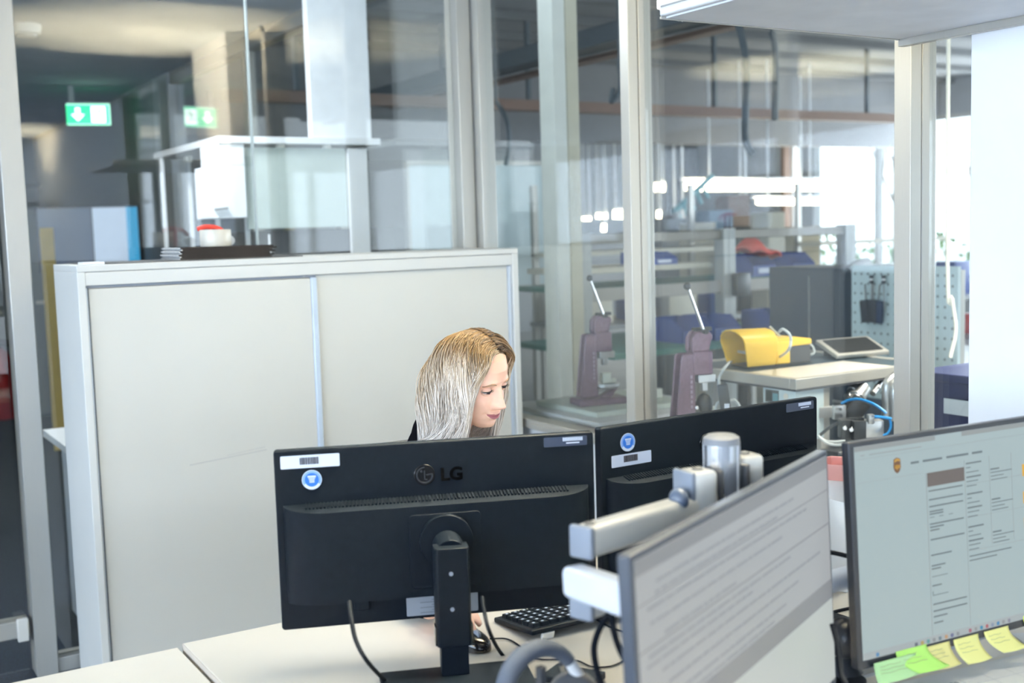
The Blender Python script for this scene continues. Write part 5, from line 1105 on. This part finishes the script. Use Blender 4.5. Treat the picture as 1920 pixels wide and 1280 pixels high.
ch2.tube([Vector((7.443, 9.003, 1.571)), Vector((7.443, 9.003, 1.571))+Vector((0.52, 0, 0.36))], 0.03, 8)
o = ch2.build('cable_chain', mat('teal_chain', (0.10, 0.32, 0.36), 0.5)); tag(o, 'teal energy chain rising to the left end of the long tube lamp', 'chain')
b = MB(); b.cyl((7.471, 8.987, 1.580), Vector(((7.471, 8.987, 1.580)[0], (7.471, 8.987, 1.580)[1], 0)), 0.03, seg=10); b.build('stand', M_GREYMET, o)
# right pane: bench with boxes and the navy crate
rbn = bench('bench by the window seen right of the aluminium post', 4.75, 5.35, 3.2, 4.4, 0.86, mat('pinkish_top', (0.62, 0.55, 0.56), 0.5))
for c_, sz_, mm_, lb_ in (((5.0, 3.95, 0.8605), (0.22, 0.16, 0.17), mat('brown_box', (0.26, 0.18, 0.13), 0.7), 'brown carton on the bench right of the aluminium post'), ((5.05, 3.68, 0.8605), (0.20, 0.20, 0.10), M_RED, 'red box on the bench right of the aluminium post'), ((5.0, 3.5, 0.8605), (0.2, 0.12, 0.24), mat('navy_box', (0.03, 0.05, 0.14), 0.5), 'dark blue box at the near end of that bench')):
    o = MB().box((0, 0, sz_[2]/2), sz_, None, bev=0.005).build('equipment_box', mm_, None, loc=c_); tag(o, lb_, 'box')
def crate(label, c, w, d, h):
    t = thing('stacking_crate', label, 'crate', c)
    b = MB(); b.bb((-w/2, -d/2, 0), (w/2, d/2, h*0.94)); b.build('tub', M_NAVY, t, bevel=0.006)
    b = MB(); b.bb((-w/2-0.012, -d/2-0.012, h*0.86), (w/2+0.012, d/2+0.012, h)); b.build('rim', M_NAVY, t, bevel=0.003)
    b = MB(); b.bb((-w/2-0.010, -d/2+0.03, h*0.1), (-w/2, -d/2+0.05, h*0.86)); b.bb((-w/2-0.010, d/2-0.05, h*0.1), (-w/2, d/2-0.03, h*0.86)); b.build('rib', M_NAVY, t, bevel=0.002)
    b = MB(); b.bb((-w/2-0.0125, -0.02, h*0.35), (-w/2-0.0102, 0.10, h*0.6)); b.build('label', mat('crate_label', (0.45, 0.5, 0.55), 0.6), t, smooth=False)
    return t
b = MB(); b.bb((2.90, 1.90, 0.0), (3.35, 2.42, 0.60)); tag(b.build('crate_trolley', M_GREYMET, bevel=0.004), 'grey trolley base carrying the two navy crates', 'trolley')
crate('navy stacking crate, lower of the two right of the aluminium post', (3.12, 2.17, 0.601), 0.38, 0.42, 0.19)
crate('navy stacking crate, upper of the two right of the aluminium post', (3.12, 2.17, 0.792), 0.38, 0.42, 0.185)
cable_pts = [(3.555, 2.754, 1.306), (3.558, 2.735, 1.151), (3.560, 2.720, 1.035), (3.536, 2.724, 0.939)]
o = tag(cable('hanging_cord', [Vector(cable_pts[0])+Vector((0, 0, 1.73-0.05))]+cable_pts, 0.007, mat('cream_cord', (0.7, 0.68, 0.58), 0.5)), 'cream cord hanging in the right hand pane', 'cord')
# vinyl lettering on the far window seen from behind
txt = text_mesh('window_lettering', 'Design', 0.20, M_GREYINK, None, (12.030, 11.169, 0.810), (PI/2, 0, -PI/2), 0.002)
txt.rotation_euler = (PI/2, 0, -PI/2)
tag(txt, 'dark lettering on the far workshop window', 'lettering')

# ================================================================== OUTSIDE
b = MB(); b.bb((12.2, -30, -0.4), (60, 50, -0.3)); struct(b.build('ground', mat('pale_paving', (0.55, 0.56, 0.54), 0.9, var=0.1), smooth=False), 'pale paving outside')
M_BARK = mat('bark', (0.20, 0.17, 0.14), 0.9, var=0.3)
def tree(label, loc, h, seed):
    t = thing('bare_tree', label, 'tree', loc); rnd = random.Random(seed); b = MB()
    def br(p, d, L, r, n):
        pts = [p]; q = p.copy(); dd = d.copy()
        for k in range(4):
            dd = (dd+Vector((rnd.uniform(-.18, .18), rnd.uniform(-.18, .18), rnd.uniform(-.05, .12)))).normalized(); q = q+dd*L/4; pts.append(q.copy())
        b.tube(pts, [r*(1-0.12*k) for k in range(5)], 6)
        if n > 0:
            for k in range(3 if n > 1 else 4):
                a = rnd.uniform(0, 2*PI); e = rnd.uniform(0.4, 0.9); nd = (dd+Vector((math.cos(a)*e, math.sin(a)*e, 0.15))).normalized()
                br(pts[rnd.choice([2, 3, 4])], nd, L*0.68, r*0.55, n-1)
    br(Vector((0, 0, 0)), Vector((0, 0, 1)), h*0.4, 0.09, 4); b.build('branches', M_BARK, t)
    return t
tree('bare tree outside the workshop window, right hand pane', (17.5, 12.4, -0.3), 6.5, 3)
tree('bare tree outside, just left of the right hand pane', (19.0, 15.4, -0.3), 7.0, 8)
def hedge(label, loc, w, h, seed):
    rnd = random.Random(seed); b = MB()
    for k in range(700):
        c = Vector((rnd.uniform(-0.4, 0.4), rnd.uniform(-w/2, w/2), rnd.uniform(0.02, h))); a = Euler((rnd.uniform(0, 6), rnd.uniform(0, 6), 0)).to_matrix()
        s = 0.09; v = [b.bm.verts.new(c+a@Vector(q)) for q in ((-s, 0, 0), (0, -s*.5, 0.01), (s, 0, 0), (0, s*.5, -0.01))]; b.bm.faces.new(v)
    o = b.build('hedge', mat('hedge_leaf', (0.10, 0.18, 0.06), 0.8, var=0.3), None, smooth=False, loc=loc); tag(o, label, 'hedge', None, 'stuff'); return o
hedge('low green hedge outside the workshop windows', (16.0, 13.0, -0.3), 9.0, 1.5, 4)
# ================================================================== THE WOMAN
HCEN = Vector((1.248, 2.215, 1.124))
HROT = Matrix.Rotation(math.radians(22.5), 4, 'Z') @ Matrix.Rotation(math.radians(17), 4, 'X') @ Matrix.Rotation(math.radians(-7), 4, 'Y')
HM = Matrix.Translation(HCEN) @ HROT @ Matrix.Scale(0.895, 4)
M_SKIN = mat('skin', (0.86, 0.52, 0.37), 0.42, var=0.03, scale=30, bump=0.05, bscale=400)
M_SKIN.node_tree.nodes['Principled BSDF'].inputs['Subsurface Weight'].default_value = 0.12
M_SKIN.node_tree.nodes['Principled BSDF'].inputs['Subsurface Radius'].default_value = (0.012, 0.005, 0.003)
M_LIPS = mat('lips', (0.42, 0.15, 0.16), 0.4, var=0.05)
M_SCALP = mat('scalp_hair', (0.22, 0.14, 0.07), 0.6, var=0.2, scale=90)
M_BLACKTOP = mat('black_knit', (0.006, 0.006, 0.008), 0.85, var=0.3, scale=200, bump=0.4, bscale=600, spec=0.0)
M_TROUSER = mat('dark_denim', (0.03, 0.04, 0.07), 0.85, var=0.2, scale=200)

LV = [(0.1165, 0.005, 0.006, 0.002), (0.114, -0.022, 0.030, 0.024), (0.108, -0.043, 0.053, 0.041), (0.095, -0.064, 0.076, 0.057), (0.075, -0.081, 0.092, 0.068), (0.050, -0.0895, 0.100, 0.0735), (0.025, -0.0915, 0.102, 0.0745),
      (0.005, -0.0890, 0.100, 0.0730), (-0.015, -0.0860, 0.096, 0.0705), (-0.035, -0.0865, 0.086, 0.0670), (-0.055, -0.0870, 0.068, 0.0610), (-0.072, -0.0860, 0.048, 0.0535), (-0.088, -0.0830, 0.024, 0.0430), (-0.100, -0.0770, 0.000, 0.0310), (-0.107, -0.0660, -0.022, 0.0190), (-0.110, -0.0480, -0.042, 0.0040)]
def lvl(z):
    for i in range(len(LV)-1):
        if LV[i][0] >= z >= LV[i+1][0]:
            t = (LV[i][0]-z)/(LV[i][0]-LV[i+1][0]); 
            return [LV[i][k]*(1-t)+LV[i+1][k]*t for k in (1, 2, 3)]
    return list(LV[-1][1:]) if z < 0 else list(LV[0][1:])
def gs(d, s): return math.exp(-(d/s)**2)
def face_disp(x, z):
    d = 0.0; ax = abs(x)
    # nose
    if z < 0.022 and z > -0.066:
        t = min(1, max(0, (0.016-z)/0.050)); hgt = 0.005+0.0245*t**1.3; wd = 0.0078+0.0052*t
        if z < -0.034: hgt *= max(0, 1-((-0.034-z)/0.017)**1.7)
        if z > 0.004: hgt *= max(0, 1-(z-0.004)/0.018)
        d += hgt*gs(x, wd)
    d += 0.0085*gs(ax-0.0135, 0.0065)*gs(z+0.0385, 0.0075)
    d -= 0.0110*gs(ax-0.031, 0.0165)*gs(z-0.001, 0.0115)
    d -= 0.0045*gs(ax-0.016, 0.008)*gs(z-0.006, 0.012)
    d += 0.0045*gs(ax-0.030, 0.020)*gs(z-0.0225, 0.0085)
    d += 0.0065*gs(ax-0.042, 0.017)*gs(z+0.031, 0.015)
    d += 0.0030*gs(ax-0.030, 0.010)*gs(z+0.050, 0.012)
    # mouth (smiling: corners raised)
    zm = -0.0655+8.0*ax*ax
    m = max(0, 1-(ax/0.028)**2)
    d += 0.0055*m*gs(z-(zm+0.0052), 0.0040) + 0.0070*m*gs(z-(zm-0.0058), 0.0048) - 0.0042*max(0, 1-(ax/0.030)**2)**0.5*gs(z-zm, 0.0017)
    d += 0.0035*gs(x, 0.022)*gs(z+0.065, 0.015)
    d -= 0.0030*gs(ax-0.0315, 0.005)*gs(z-(-0.059), 0.007)
    d -= 0.0035*gs(x, 0.016)*gs(z+0.0815, 0.0055)
    d += 0.0065*gs(x, 0.015)*gs(z+0.0965, 0.012)
    return d
NZ, NA = 150, 210
def head_pt(u, w):
    """u 0..1 crown to chin, w 0..1 around, 0.5 = front"""
    z = 0.1165 - 0.2265*u
    yf, yb, hw = lvl(z); yb *= (0.90 if yb > 0 else 1)
    a = (w-0.5)*2; a = PI*(0.72*a+0.28*a**3)          # denser at the face
    yc = (yf*0.35+yb*0.65)-0.012
    c, s = math.cos(a), math.sin(a)
    r = (abs(c)**2.25+abs(s)**2.25)**(-1/2.25)
    x = hw*s*r; y = yc - c*r*((yc-yf) if c > 0 else (yb-yc))
    if c > 0:
        k = min(1, c*1.6); y -= face_disp(x, z)*k
    return x, y, z
verts, faces, fm = [], [], []
for i in range(NZ+1):
    uu = i/NZ; uu = 0.5-0.5*math.cos(PI*uu) if uu < 0.0 else uu
    for j in range(NA): verts.append(head_pt(uu, j/NA))
for i in range(NZ):
    for j in range(NA):
        a, b_, c_, d_ = i*NA+j, i*NA+(j+1) % NA, (i+1)*NA+(j+1) % NA, (i+1)*NA+j
        faces.append((a, b_, c_, d_))
        x, y, z = [sum(verts[q][k] for q in (a, b_, c_, d_))/4 for k in range(3)]
        mi = 0
        zm = -0.0655+8.0*x*x
        if y < -0.07 and abs(x) < 0.0255:
            mm_ = (1-(x/0.0265)**2)**0.6 if abs(x) < 0.0265 else 0
            if zm-0.0088*mm_ < z < zm+0.0058*mm_: mi = 1
        hl = 0.068-0.9*abs(x)**1.2 if abs(x) < 0.06 else 0.035
        if (y < -0.02 and z > 0.090-8.5*x*x) or (y > -0.01 and z > -0.045) or (-0.03 < y and z > 0.0): mi = 2
        fm.append(mi)
nh = len(verts)
verts.append((0, 0.005, 0.1168)); faces += [(nh, (j+1) % NA, j) for j in range(NA)]; fm += [2]*NA
verts = [tuple(HM @ Vector(v)) for v in verts]

# body volumes fused by a voxel remesh, then joined with the head in one mesh
def limb(b, pts, rs, n=6, seg=20):
    P = smoothpath(pts, n); R = []
    for i in range(len(P)):
        t = i/(len(P)-1)*(len(rs)-1); k = min(int(t), len(rs)-2); f = t-k; f = f*f*(3-2*f); R.append(rs[k]*(1-f)+rs[k+1]*f)
    b.tube(P, R, seg); b.ball(P[0], R[0], 20, 12); b.ball(P[-1], R[-1], 20, 12)
def V(*a): return Vector(a)
SHR, SHL = V(1.085, 2.415, 0.825), V(1.415, 2.375, 0.825)
ELR, ELL = V(0.995, 2.200, 0.765), V(1.470, 2.170, 0.765)
WRR, WRL = V(0.972, 1.940, 0.745), V(1.330, 1.985, 0.738)
NECKT = HM @ V(0, 0.018, -0.070); NECKB = V(1.245, 2.375, 0.965)
def hand(b, w, fwd, curl, up=V(0, 0, 1), thumb=1, lift=0.0):
    f = fwd.normalized(); s = f.cross(up).normalized()
    c = w+f*0.045+V(0, 0, 0.002)
    m = Matrix((( s.x, f.x, up.x, c.x), (s.y, f.y, up.y, c.y), (s.z, f.z, up.z, c.z), (0, 0, 0, 1)))
    t = bmesh.new(); bmesh.ops.create_uvsphere(t, u_segments=20, v_segments=12, radius=1.0)
    for v in t.verts: v.co = V(v.co.x*0.040, v.co.y*0.052, v.co.z*0.0145)
    b._merge(t, m)
    for k, (off, L) in enumerate(((-0.030, 0.060), (-0.010, 0.074), (0.011, 0.080), (0.031, 0.070))):
        off = -off if thumb < 0 else off
        p0 = w+f*(0.070+0.006*(k in (1, 2)))+s*off*0.9+V(0, 0, 0.002)
        d1 = (f+s*off*2.0+up*(0.10+lift)).normalized(); p1 = p0+d1*L*0.45
        d2 = (f+s*off*1.5-up*(curl*0.7)).normalized(); p2 = p1+d2*L*0.32
        d3 = (f+s*off*0.8-up*(curl*1.3)).normalized(); p3 = p2+d3*L*0.25
        limb(b, [p0, p1, p2, p3], [0.0095, 0.0088, 0.0080, 0.0068], 4, 12)
    sg_ = 1 if thumb > 0 else -1
    p0 = w+f*0.022+s*sg_*0.024; limb(b, [p0, p0+f*0.030+s*sg_*0.020-up*0.004, p0+f*0.055+s*sg_*0.026-up*0.010], [0.013, 0.0105, 0.0085], 4, 12)
def fuse(b, voxel, name='tmp'):
    o = b.build(name, M_SKIN, None)
    md = o.modifiers.new('r', 'REMESH'); md.mode = 'VOXEL'; md.voxel_size = voxel
    md2 = o.modifiers.new('s', 'SMOOTH'); md2.iterations = 3; md2.factor = 0.5
    bpy.context.view_layer.update()
    me = bpy.data.meshes.new_from_object(o.evaluated_get(bpy.context.evaluated_depsgraph_get()))
    bpy.data.objects.remove(o); return me
b = MB()
limb(b, [NECKT, NECKT*0.5+NECKB*0.5+V(0.0, -0.004, 0), NECKB, V(1.245, 2.42, 0.88)], [0.050, 0.047, 0.050, 0.055])
b.ball((1.245, 2.43, 0.81), 1, 32, 20, (0.160, 0.095, 0.12)); b.ball((1.235, 2.47, 0.72), 1, 32, 20, (0.135, 0.095, 0.15)); b.ball((1.225, 2.50, 0.57), 1, 32, 20, (0.17, 0.13, 0.11))
limb(b, [SHR+V(0.06, 0, 0.01), SHR, SHR*0.5+ELR*0.5, ELR, ELR*0.5+WRR*0.5, WRR, WRR+(WRR-ELR).normalized()*0.03], [0.055, 0.050, 0.043, 0.038, 0.036, 0.026, 0.025])
limb(b, [SHL-V(0.06, 0, -0.01), SHL, SHL*0.5+ELL*0.5, ELL, ELL*0.5+WRL*0.5, WRL, WRL+(WRL-ELL).normalized()*0.03], [0.055, 0.050, 0.043, 0.038, 0.036, 0.026, 0.025])
for sx_, kx in ((1.135, 1.10), (1.315, 1.36)):
    limb(b, [V(sx_, 2.50, 0.54), V(kx, 2.06, 0.535), V(kx, 1.98, 0.48), V(kx, 2.02, 0.25), V(kx, 2.05, 0.09)], [0.085, 0.068, 0.058, 0.050, 0.036])
    limb(b, [V(kx, 2.07, 0.06), V(kx, 1.92, 0.035)], [0.036, 0.026])
hand(b, WRR+V(0, -0.025, 0.008), V(-0.01, -1, -0.03), 0.55, thumb=-1, lift=0.10)
hand(b, WRL+V(-0.02, -0.02, -0.004), V(-0.45, -0.9, -0.03), 0.30, thumb=1)
bm_me = fuse(b, 0.0045)
off = len(verts)
verts += [tuple(v.co) for v in bm_me.vertices]
for p in bm_me.polygons: faces.append(tuple(off+q for q in p.vertices)); fm.append(0)
me = bpy.data.meshes.new('person'); me.from_pydata(verts, [], faces)
for mm_ in (M_SKIN, M_LIPS, M_SCALP): me.materials.append(mm_)
for i, p in enumerate(me.polygons): p.material_index = fm[i]; p.use_smooth = True
me.update()
person = bpy.data.objects.new('person', me); COL.objects.link(person)
tag(person, 'smiling woman with long blonde hair and black top working behind the monitor', 'person')

def cloth(name, build, m, voxel=0.007):
    b = MB(); build(b); me2 = fuse(b, voxel, name); me2.name = name; me2.materials.clear(); me2.materials.append(m)
    for p in me2.polygons: p.use_smooth = True; p.material_index = 0
    o = bpy.data.objects.new(name, me2); COL.objects.link(o); o.parent = person; return o
def _top(b):
    b.ball((1.245, 2.43, 0.80), 1, 32, 20, (0.176, 0.110, 0.125)); b.ball((1.235, 2.47, 0.72), 1, 32, 20, (0.155, 0.115, 0.17)); b.ball((1.225, 2.50, 0.60), 1, 32, 20, (0.175, 0.14, 0.09))
    limb(b, [SHR, V(1.16, 2.42, 0.850), V(1.245, 2.42, 0.890), V(1.33, 2.40, 0.850), SHL], [0.056, 0.052, 0.062, 0.052, 0.056])
    limb(b, [SHR+V(0.06, 0, 0.01), SHR, SHR*0.5+ELR*0.5, ELR, ELR*0.5+WRR*0.5, WRR], [0.062, 0.060, 0.053, 0.048, 0.043, 0.034])
    limb(b, [SHL-V(0.06, 0, -0.01), SHL, SHL*0.5+ELL*0.5, ELL, ELL*0.5+WRL*0.5, WRL], [0.062, 0.060, 0.053, 0.048, 0.043, 0.034])
    limb(b, [NECKB+V(0, 0.0, 0.012), NECKB-V(0, -0.01, 0.03)], [0.064, 0.075])
cloth('black_top', _top, M_BLACKTOP)
def _tr(b):
    b.ball((1.225, 2.50, 0.565), 1, 32, 20, (0.185, 0.145, 0.10))
    for sx_, kx in ((1.135, 1.10), (1.315, 1.36)):
        limb(b, [V(sx_, 2.50, 0.54), V(kx, 2.06, 0.535), V(kx, 1.98, 0.48), V(kx, 2.02, 0.25), V(kx, 2.05, 0.12)], [0.095, 0.078, 0.068, 0.060, 0.048])
cloth('trousers', _tr, M_TROUSER, 0.009)
for kx in (1.10, 1.36):
    b = MB(); limb(b, [V(kx, 2.08, 0.052), V(kx, 1.91, 0.042)], [0.046, 0.036]); b.bb((kx-0.04, 1.88, 0.001), (kx+0.04, 2.12, 0.02)); o = b.build('shoe', M_WHITE, person)
# collar seen under the chin
b = MB(); cpos = HM @ V(0.0, -0.030, -0.135)
b.lathe([(0.060, -0.012), (0.064, 0.0), (0.062, 0.010), (0.056, 0.012), (0.055, -0.010)], c=NECKB*0.75+NECKT*0.25, seg=36, axis=(NECKT-NECKB)); b.build('collar', M_BLACKTOP, person)

# eyes
for s in (-1, 1):
    ec = V(s*0.0310, -0.0715, 0.0015)
    b = MB(); b.ball(ec+V(0, 0.0008, 0), 0.0113, 28, 18); eye = b.build('eye', mat('eye_white', (0.42, 0.38, 0.36), 0.3), person)
    look = V(0.15, -1, -0.35).normalized()
    b = MB(); b.ball(ec+look*0.0064, 0.0072, 20, 12); b.build('iris', mat('iris', (0.035, 0.03, 0.03), 0.15), eye)
    # lids: skin shells above and below the slit
    for up_ in (1, -1):
        b = MB()
        def lf(u, v, up_=up_):
            a = -1.65+3.3*u; e0 = (0.20 if up_ > 0 else -0.34)-0.10*(1-math.cos(a))*up_
            e = e0+(1.25*v if up_ > 0 else -1.1*v)
            r = 0.0130-0.0006*v
            return ec+V(r*math.sin(a)*math.cos(e), -r*math.cos(a)*math.cos(e), r*math.sin(e))
        b.grid(lf, 22, 10); b.build('eyelid', M_SKIN, eye, solid=0.0012)
    b = MB()
    pts = []
    for k in range(15):
        a = -1.45+2.9*k/14; e = 0.18-0.10*(1-math.cos(a)); r = 0.0142; pts.append(ec+V(r*math.sin(a)*math.cos(e), -r*math.cos(a)*math.cos(e), r*math.sin(e)))
    b.tube(pts, [0.0006+0.0009*math.sin(PI*k/14) for k in range(15)], 6)
    for k in range(2, 14):
        p = pts[k]; o_ = (p-ec).normalized(); b.tube([p, p+o_*0.004+V(0, 0, -0.0012), p+o_*0.0068+V(0, 0, -0.0004)], [0.0004, 0.0003, 0.0001], 4)
    b.build('eyelashes', mat('lash', (0.01, 0.008, 0.006), 0.6), eye)
    b = MB(); pts = []
    for k in range(11):
        t = k/10; x = s*(0.0165+0.031*t); z = 0.0195+0.0055*math.sin(PI*min(1, t*1.15))-0.003*t
        yf, yb, hw = lvl(z); 
        best = min((head_pt((0.1165-z)/0.2265, 0.5+q*0.002*s) for q in range(0, 160)), key=lambda p: abs(p[0]-x)); pts.append(V(x, best[1]-0.0006, z))
    b.tube(pts, [0.0010+0.0016*math.sin(PI*(k+1)/12) for k in range(11)], 6); b.build('eyebrow', mat('brow', (0.30, 0.18, 0.11), 0.8), person)
for o in list(person.children):
    if o.name.split('.')[0] in ('eye', 'eyebrow'): o.matrix_local = HM
# ears
for s in (-1, 1):
    b = MB()
    b.ball((s*0.073, 0.012, -0.008), 1, 20, 14, (0.007, 0.016, 0.029)); o = b.build('ear', M_SKIN, person); o.matrix_local = HM

# hair: strands combed from a centre parting, falling with gravity
def make_hair():
    rnd = random.Random(42); HI = HM.inverted()
    vs, fs, att, att2 = [], [], [], []
    cen = V(0, -0.004, 0.008); rad = V(0.0750, 0.0895, 0.1095)
    def push(p, off):
        """keep a world point outside the skull grown by off"""
        q = HI @ p; d = q-cen
        rr = V(rad.x+off, rad.y+off, rad.z+off)
        if q.z < -0.02:   # below the skull narrow to the jaw/neck
            k = min(1, (-0.02-q.z)/0.10); rr = V(rr.x*(1-0.12*k), rr.y*(1-0.30*k), rr.z)
            l = math.sqrt((d.x/rr.x)**2+(d.y/rr.y)**2)
            if l < 1: d.x /= max(l, .2); d.y /= max(l, .2); return HM @ (cen+d)
            return p
        l = math.sqrt((d.x/rr.x)**2+(d.y/rr.y)**2+(d.z/rr.z)**2)
        if l < 1: return HM @ (cen+d/l)
        return p
    N = 3600
    for i in range(N):
        side = -1 if rnd.random() < 0.58 else 1
        t = rnd.random()**0.9
        lay = rnd.random()
        off = 0.0015+0.008*lay
        # root on the mid line arc: angle from the front hairline over the crown to the nape
        ang = math.radians(47+t*150)    # 0 = forward (-y), 90 = up
        rootx = side*abs(rnd.gauss(0, 0.004)) + 0.006
        if t < 0.03: rootx += side*rnd.random()*0.01
        p = cen+V(rootx, -(rad.y+off)*math.cos(ang), (rad.z+off)*math.sin(ang))
        p = push(HM @ p, off)
        back = rnd.gauss(0, 0.08)
        fr = max(0, 1-t/0.16)
        d = HROT.to_3x3() @ V(side*1.0, (0.02 if side < 0 else 0.30)*fr+0.10*(1-fr)+back, -0.10*fr+0.08)
        lim = -0.066 if side < 0 else -0.060
        L = 0.36+rnd.random()*0.05; step = 0.0095; n = int(L/step)
        pts = [p.copy()]; vel = d.normalized()
        clump = noise.noise(V(t*18, side*3.1, lay*2.0)); clump2 = noise.noise(V(t*45, side*1.7, 5))
        wob = rnd.uniform(0, 6)
        for k in range(n):
            f = k/n
            g = 0.10+0.55*min(1, f*3)
            vel = (vel*(1-g*0.5)+V(0, 0, -1)*g).normalized()
            q = pts[-1]+vel*step
            ql = HI @ q
            # ease the front curtain back so the face stays open
            zl = 0.082
            lm = lim+0.008*clump-(0.016*max(0, (ql.z-0.03)/0.05))
            if ql.z < zl and ql.y < lm and ql.z > -0.2:
                corr = (lm-ql.y)*(0.32 if side < 0 else 0.55); q = q+(HROT.to_3x3() @ V(0, corr, 0))
                ql = HI @ q
            if side > 0 and ql.z < 0.0 and ql.y < -0.02: pass
            # outward flare at the lower lengths at the back
            if f > 0.5: q += (HROT.to_3x3() @ V(0, 1, 0))*0.0110*(f-0.5)*2*(1 if t > 0.2 else 0.1)
            q = push(q, off+0.003*clump2)
            # clumping wave
            q += (HROT.to_3x3() @ V(0.0006*math.sin(k*0.35+clump*9), 0.0010*math.sin(k*0.22+clump*14), 0))
            vel = (q-pts[-1]).normalized()
            pts.append(q)
            if q.z < 0.90: break
        base = len(vs); m = len(pts); r0 = 0.00075+0.0005*rnd.random(); rv = rnd.random(); ref = V(0.3, 0.2, 1)
        for k, q in enumerate(pts):
            a = pts[max(0, k-1)]; c = pts[min(m-1, k+1)]; tn = (c-a).normalized(); u = tn.orthogonal().normalized() if k == 0 else (ref-tn*ref.dot(tn)).normalized()
            ref = u; w = tn.cross(u); rr = r0*(1-0.6*(k/(m-1))**3)
            for j in range(3):
                an = 2*PI*j/3; vs.append(tuple(q+(u*math.cos(an)+w*math.sin(an))*rr)); att.append(min(1, k/(m-1)+(0.22 if t < 0.04 and side < 0 else 0))); att2.append(rv*0.45+0.55*(0.5+1.1*clump2))
        for k in range(m-1):
            for j in range(3):
                j2 = (j+1) % 3; fs.append((base+k*3+j, base+k*3+j2, base+(k+1)*3+j2, base+(k+1)*3+j))
    me = bpy.data.meshes.new('hair'); me.from_pydata(vs, [], fs)
    a = me.attributes.new('along', 'FLOAT', 'POINT'); a.data.foreach_set('value', att)
    a = me.attributes.new('strand', 'FLOAT', 'POINT'); a.data.foreach_set('value', att2)
    me.polygons.foreach_set('use_smooth', [True]*len(me.polygons)); me.update()
    m = bpy.data.materials.new('blonde_hair'); m.use_nodes = True; nt = m.node_tree; bs = nt.nodes['Principled BSDF']
    al = nt.nodes.new('ShaderNodeAttribute'); al.attribute_name = 'along'; st = nt.nodes.new('ShaderNodeAttribute'); st.attribute_name = 'strand'
    ad_ = nt.nodes.new('ShaderNodeMath'); ad_.operation = 'MULTIPLY_ADD'; ad_.inputs[1].default_value = 0.16; nt.links.new(st.outputs['Fac'], ad_.inputs[0]); nt.links.new(al.outputs['Fac'], ad_.inputs[2])
    rp = nt.nodes.new('ShaderNodeValToRGB'); e = rp.color_ramp.elements
    e[0].position = 0.06; e[0].color = (0.17, 0.10, 0.045, 1); e[1].position = 0.80; e[1].color = (0.95, 0.88, 0.80, 1)
    x = e.new(0.22); x.color = (0.36, 0.22, 0.09, 1); x = e.new(0.38); x.color = (0.70, 0.55, 0.38, 1); x = e.new(0.52); x.color = (0.88, 0.77, 0.64, 1)
    nt.links.new(ad_.outputs[0], rp.inputs['Fac'])
    mx = nt.nodes.new('ShaderNodeMixRGB'); mx.blend_type = 'MULTIPLY'; mx.inputs[0].default_value = 1.0
    r2 = nt.nodes.new('ShaderNodeValToRGB'); r2.color_ramp.elements[0].color = (0.42, 0.38, 0.35, 1); r2.color_ramp.elements[0].position = 0.15; r2.color_ramp.elements[1].color = (1, 1, 1, 1); r2.color_ramp.elements[1].position = 0.75
    nt.links.new(st.outputs['Fac'], r2.inputs['Fac']); nt.links.new(rp.outputs['Color'], mx.inputs[1]); nt.links.new(r2.outputs['Color'], mx.inputs[2]); nt.links.new(mx.outputs[0], bs.inputs['Base Color'])
    bs.inputs['Roughness'].default_value = 0.34; bs.inputs['Specular IOR Level'].default_value = 0.7
    me.materials.append(m)
    o = bpy.data.objects.new('hair', me); COL.objects.link(o); o.parent = person; return o
make_hair()
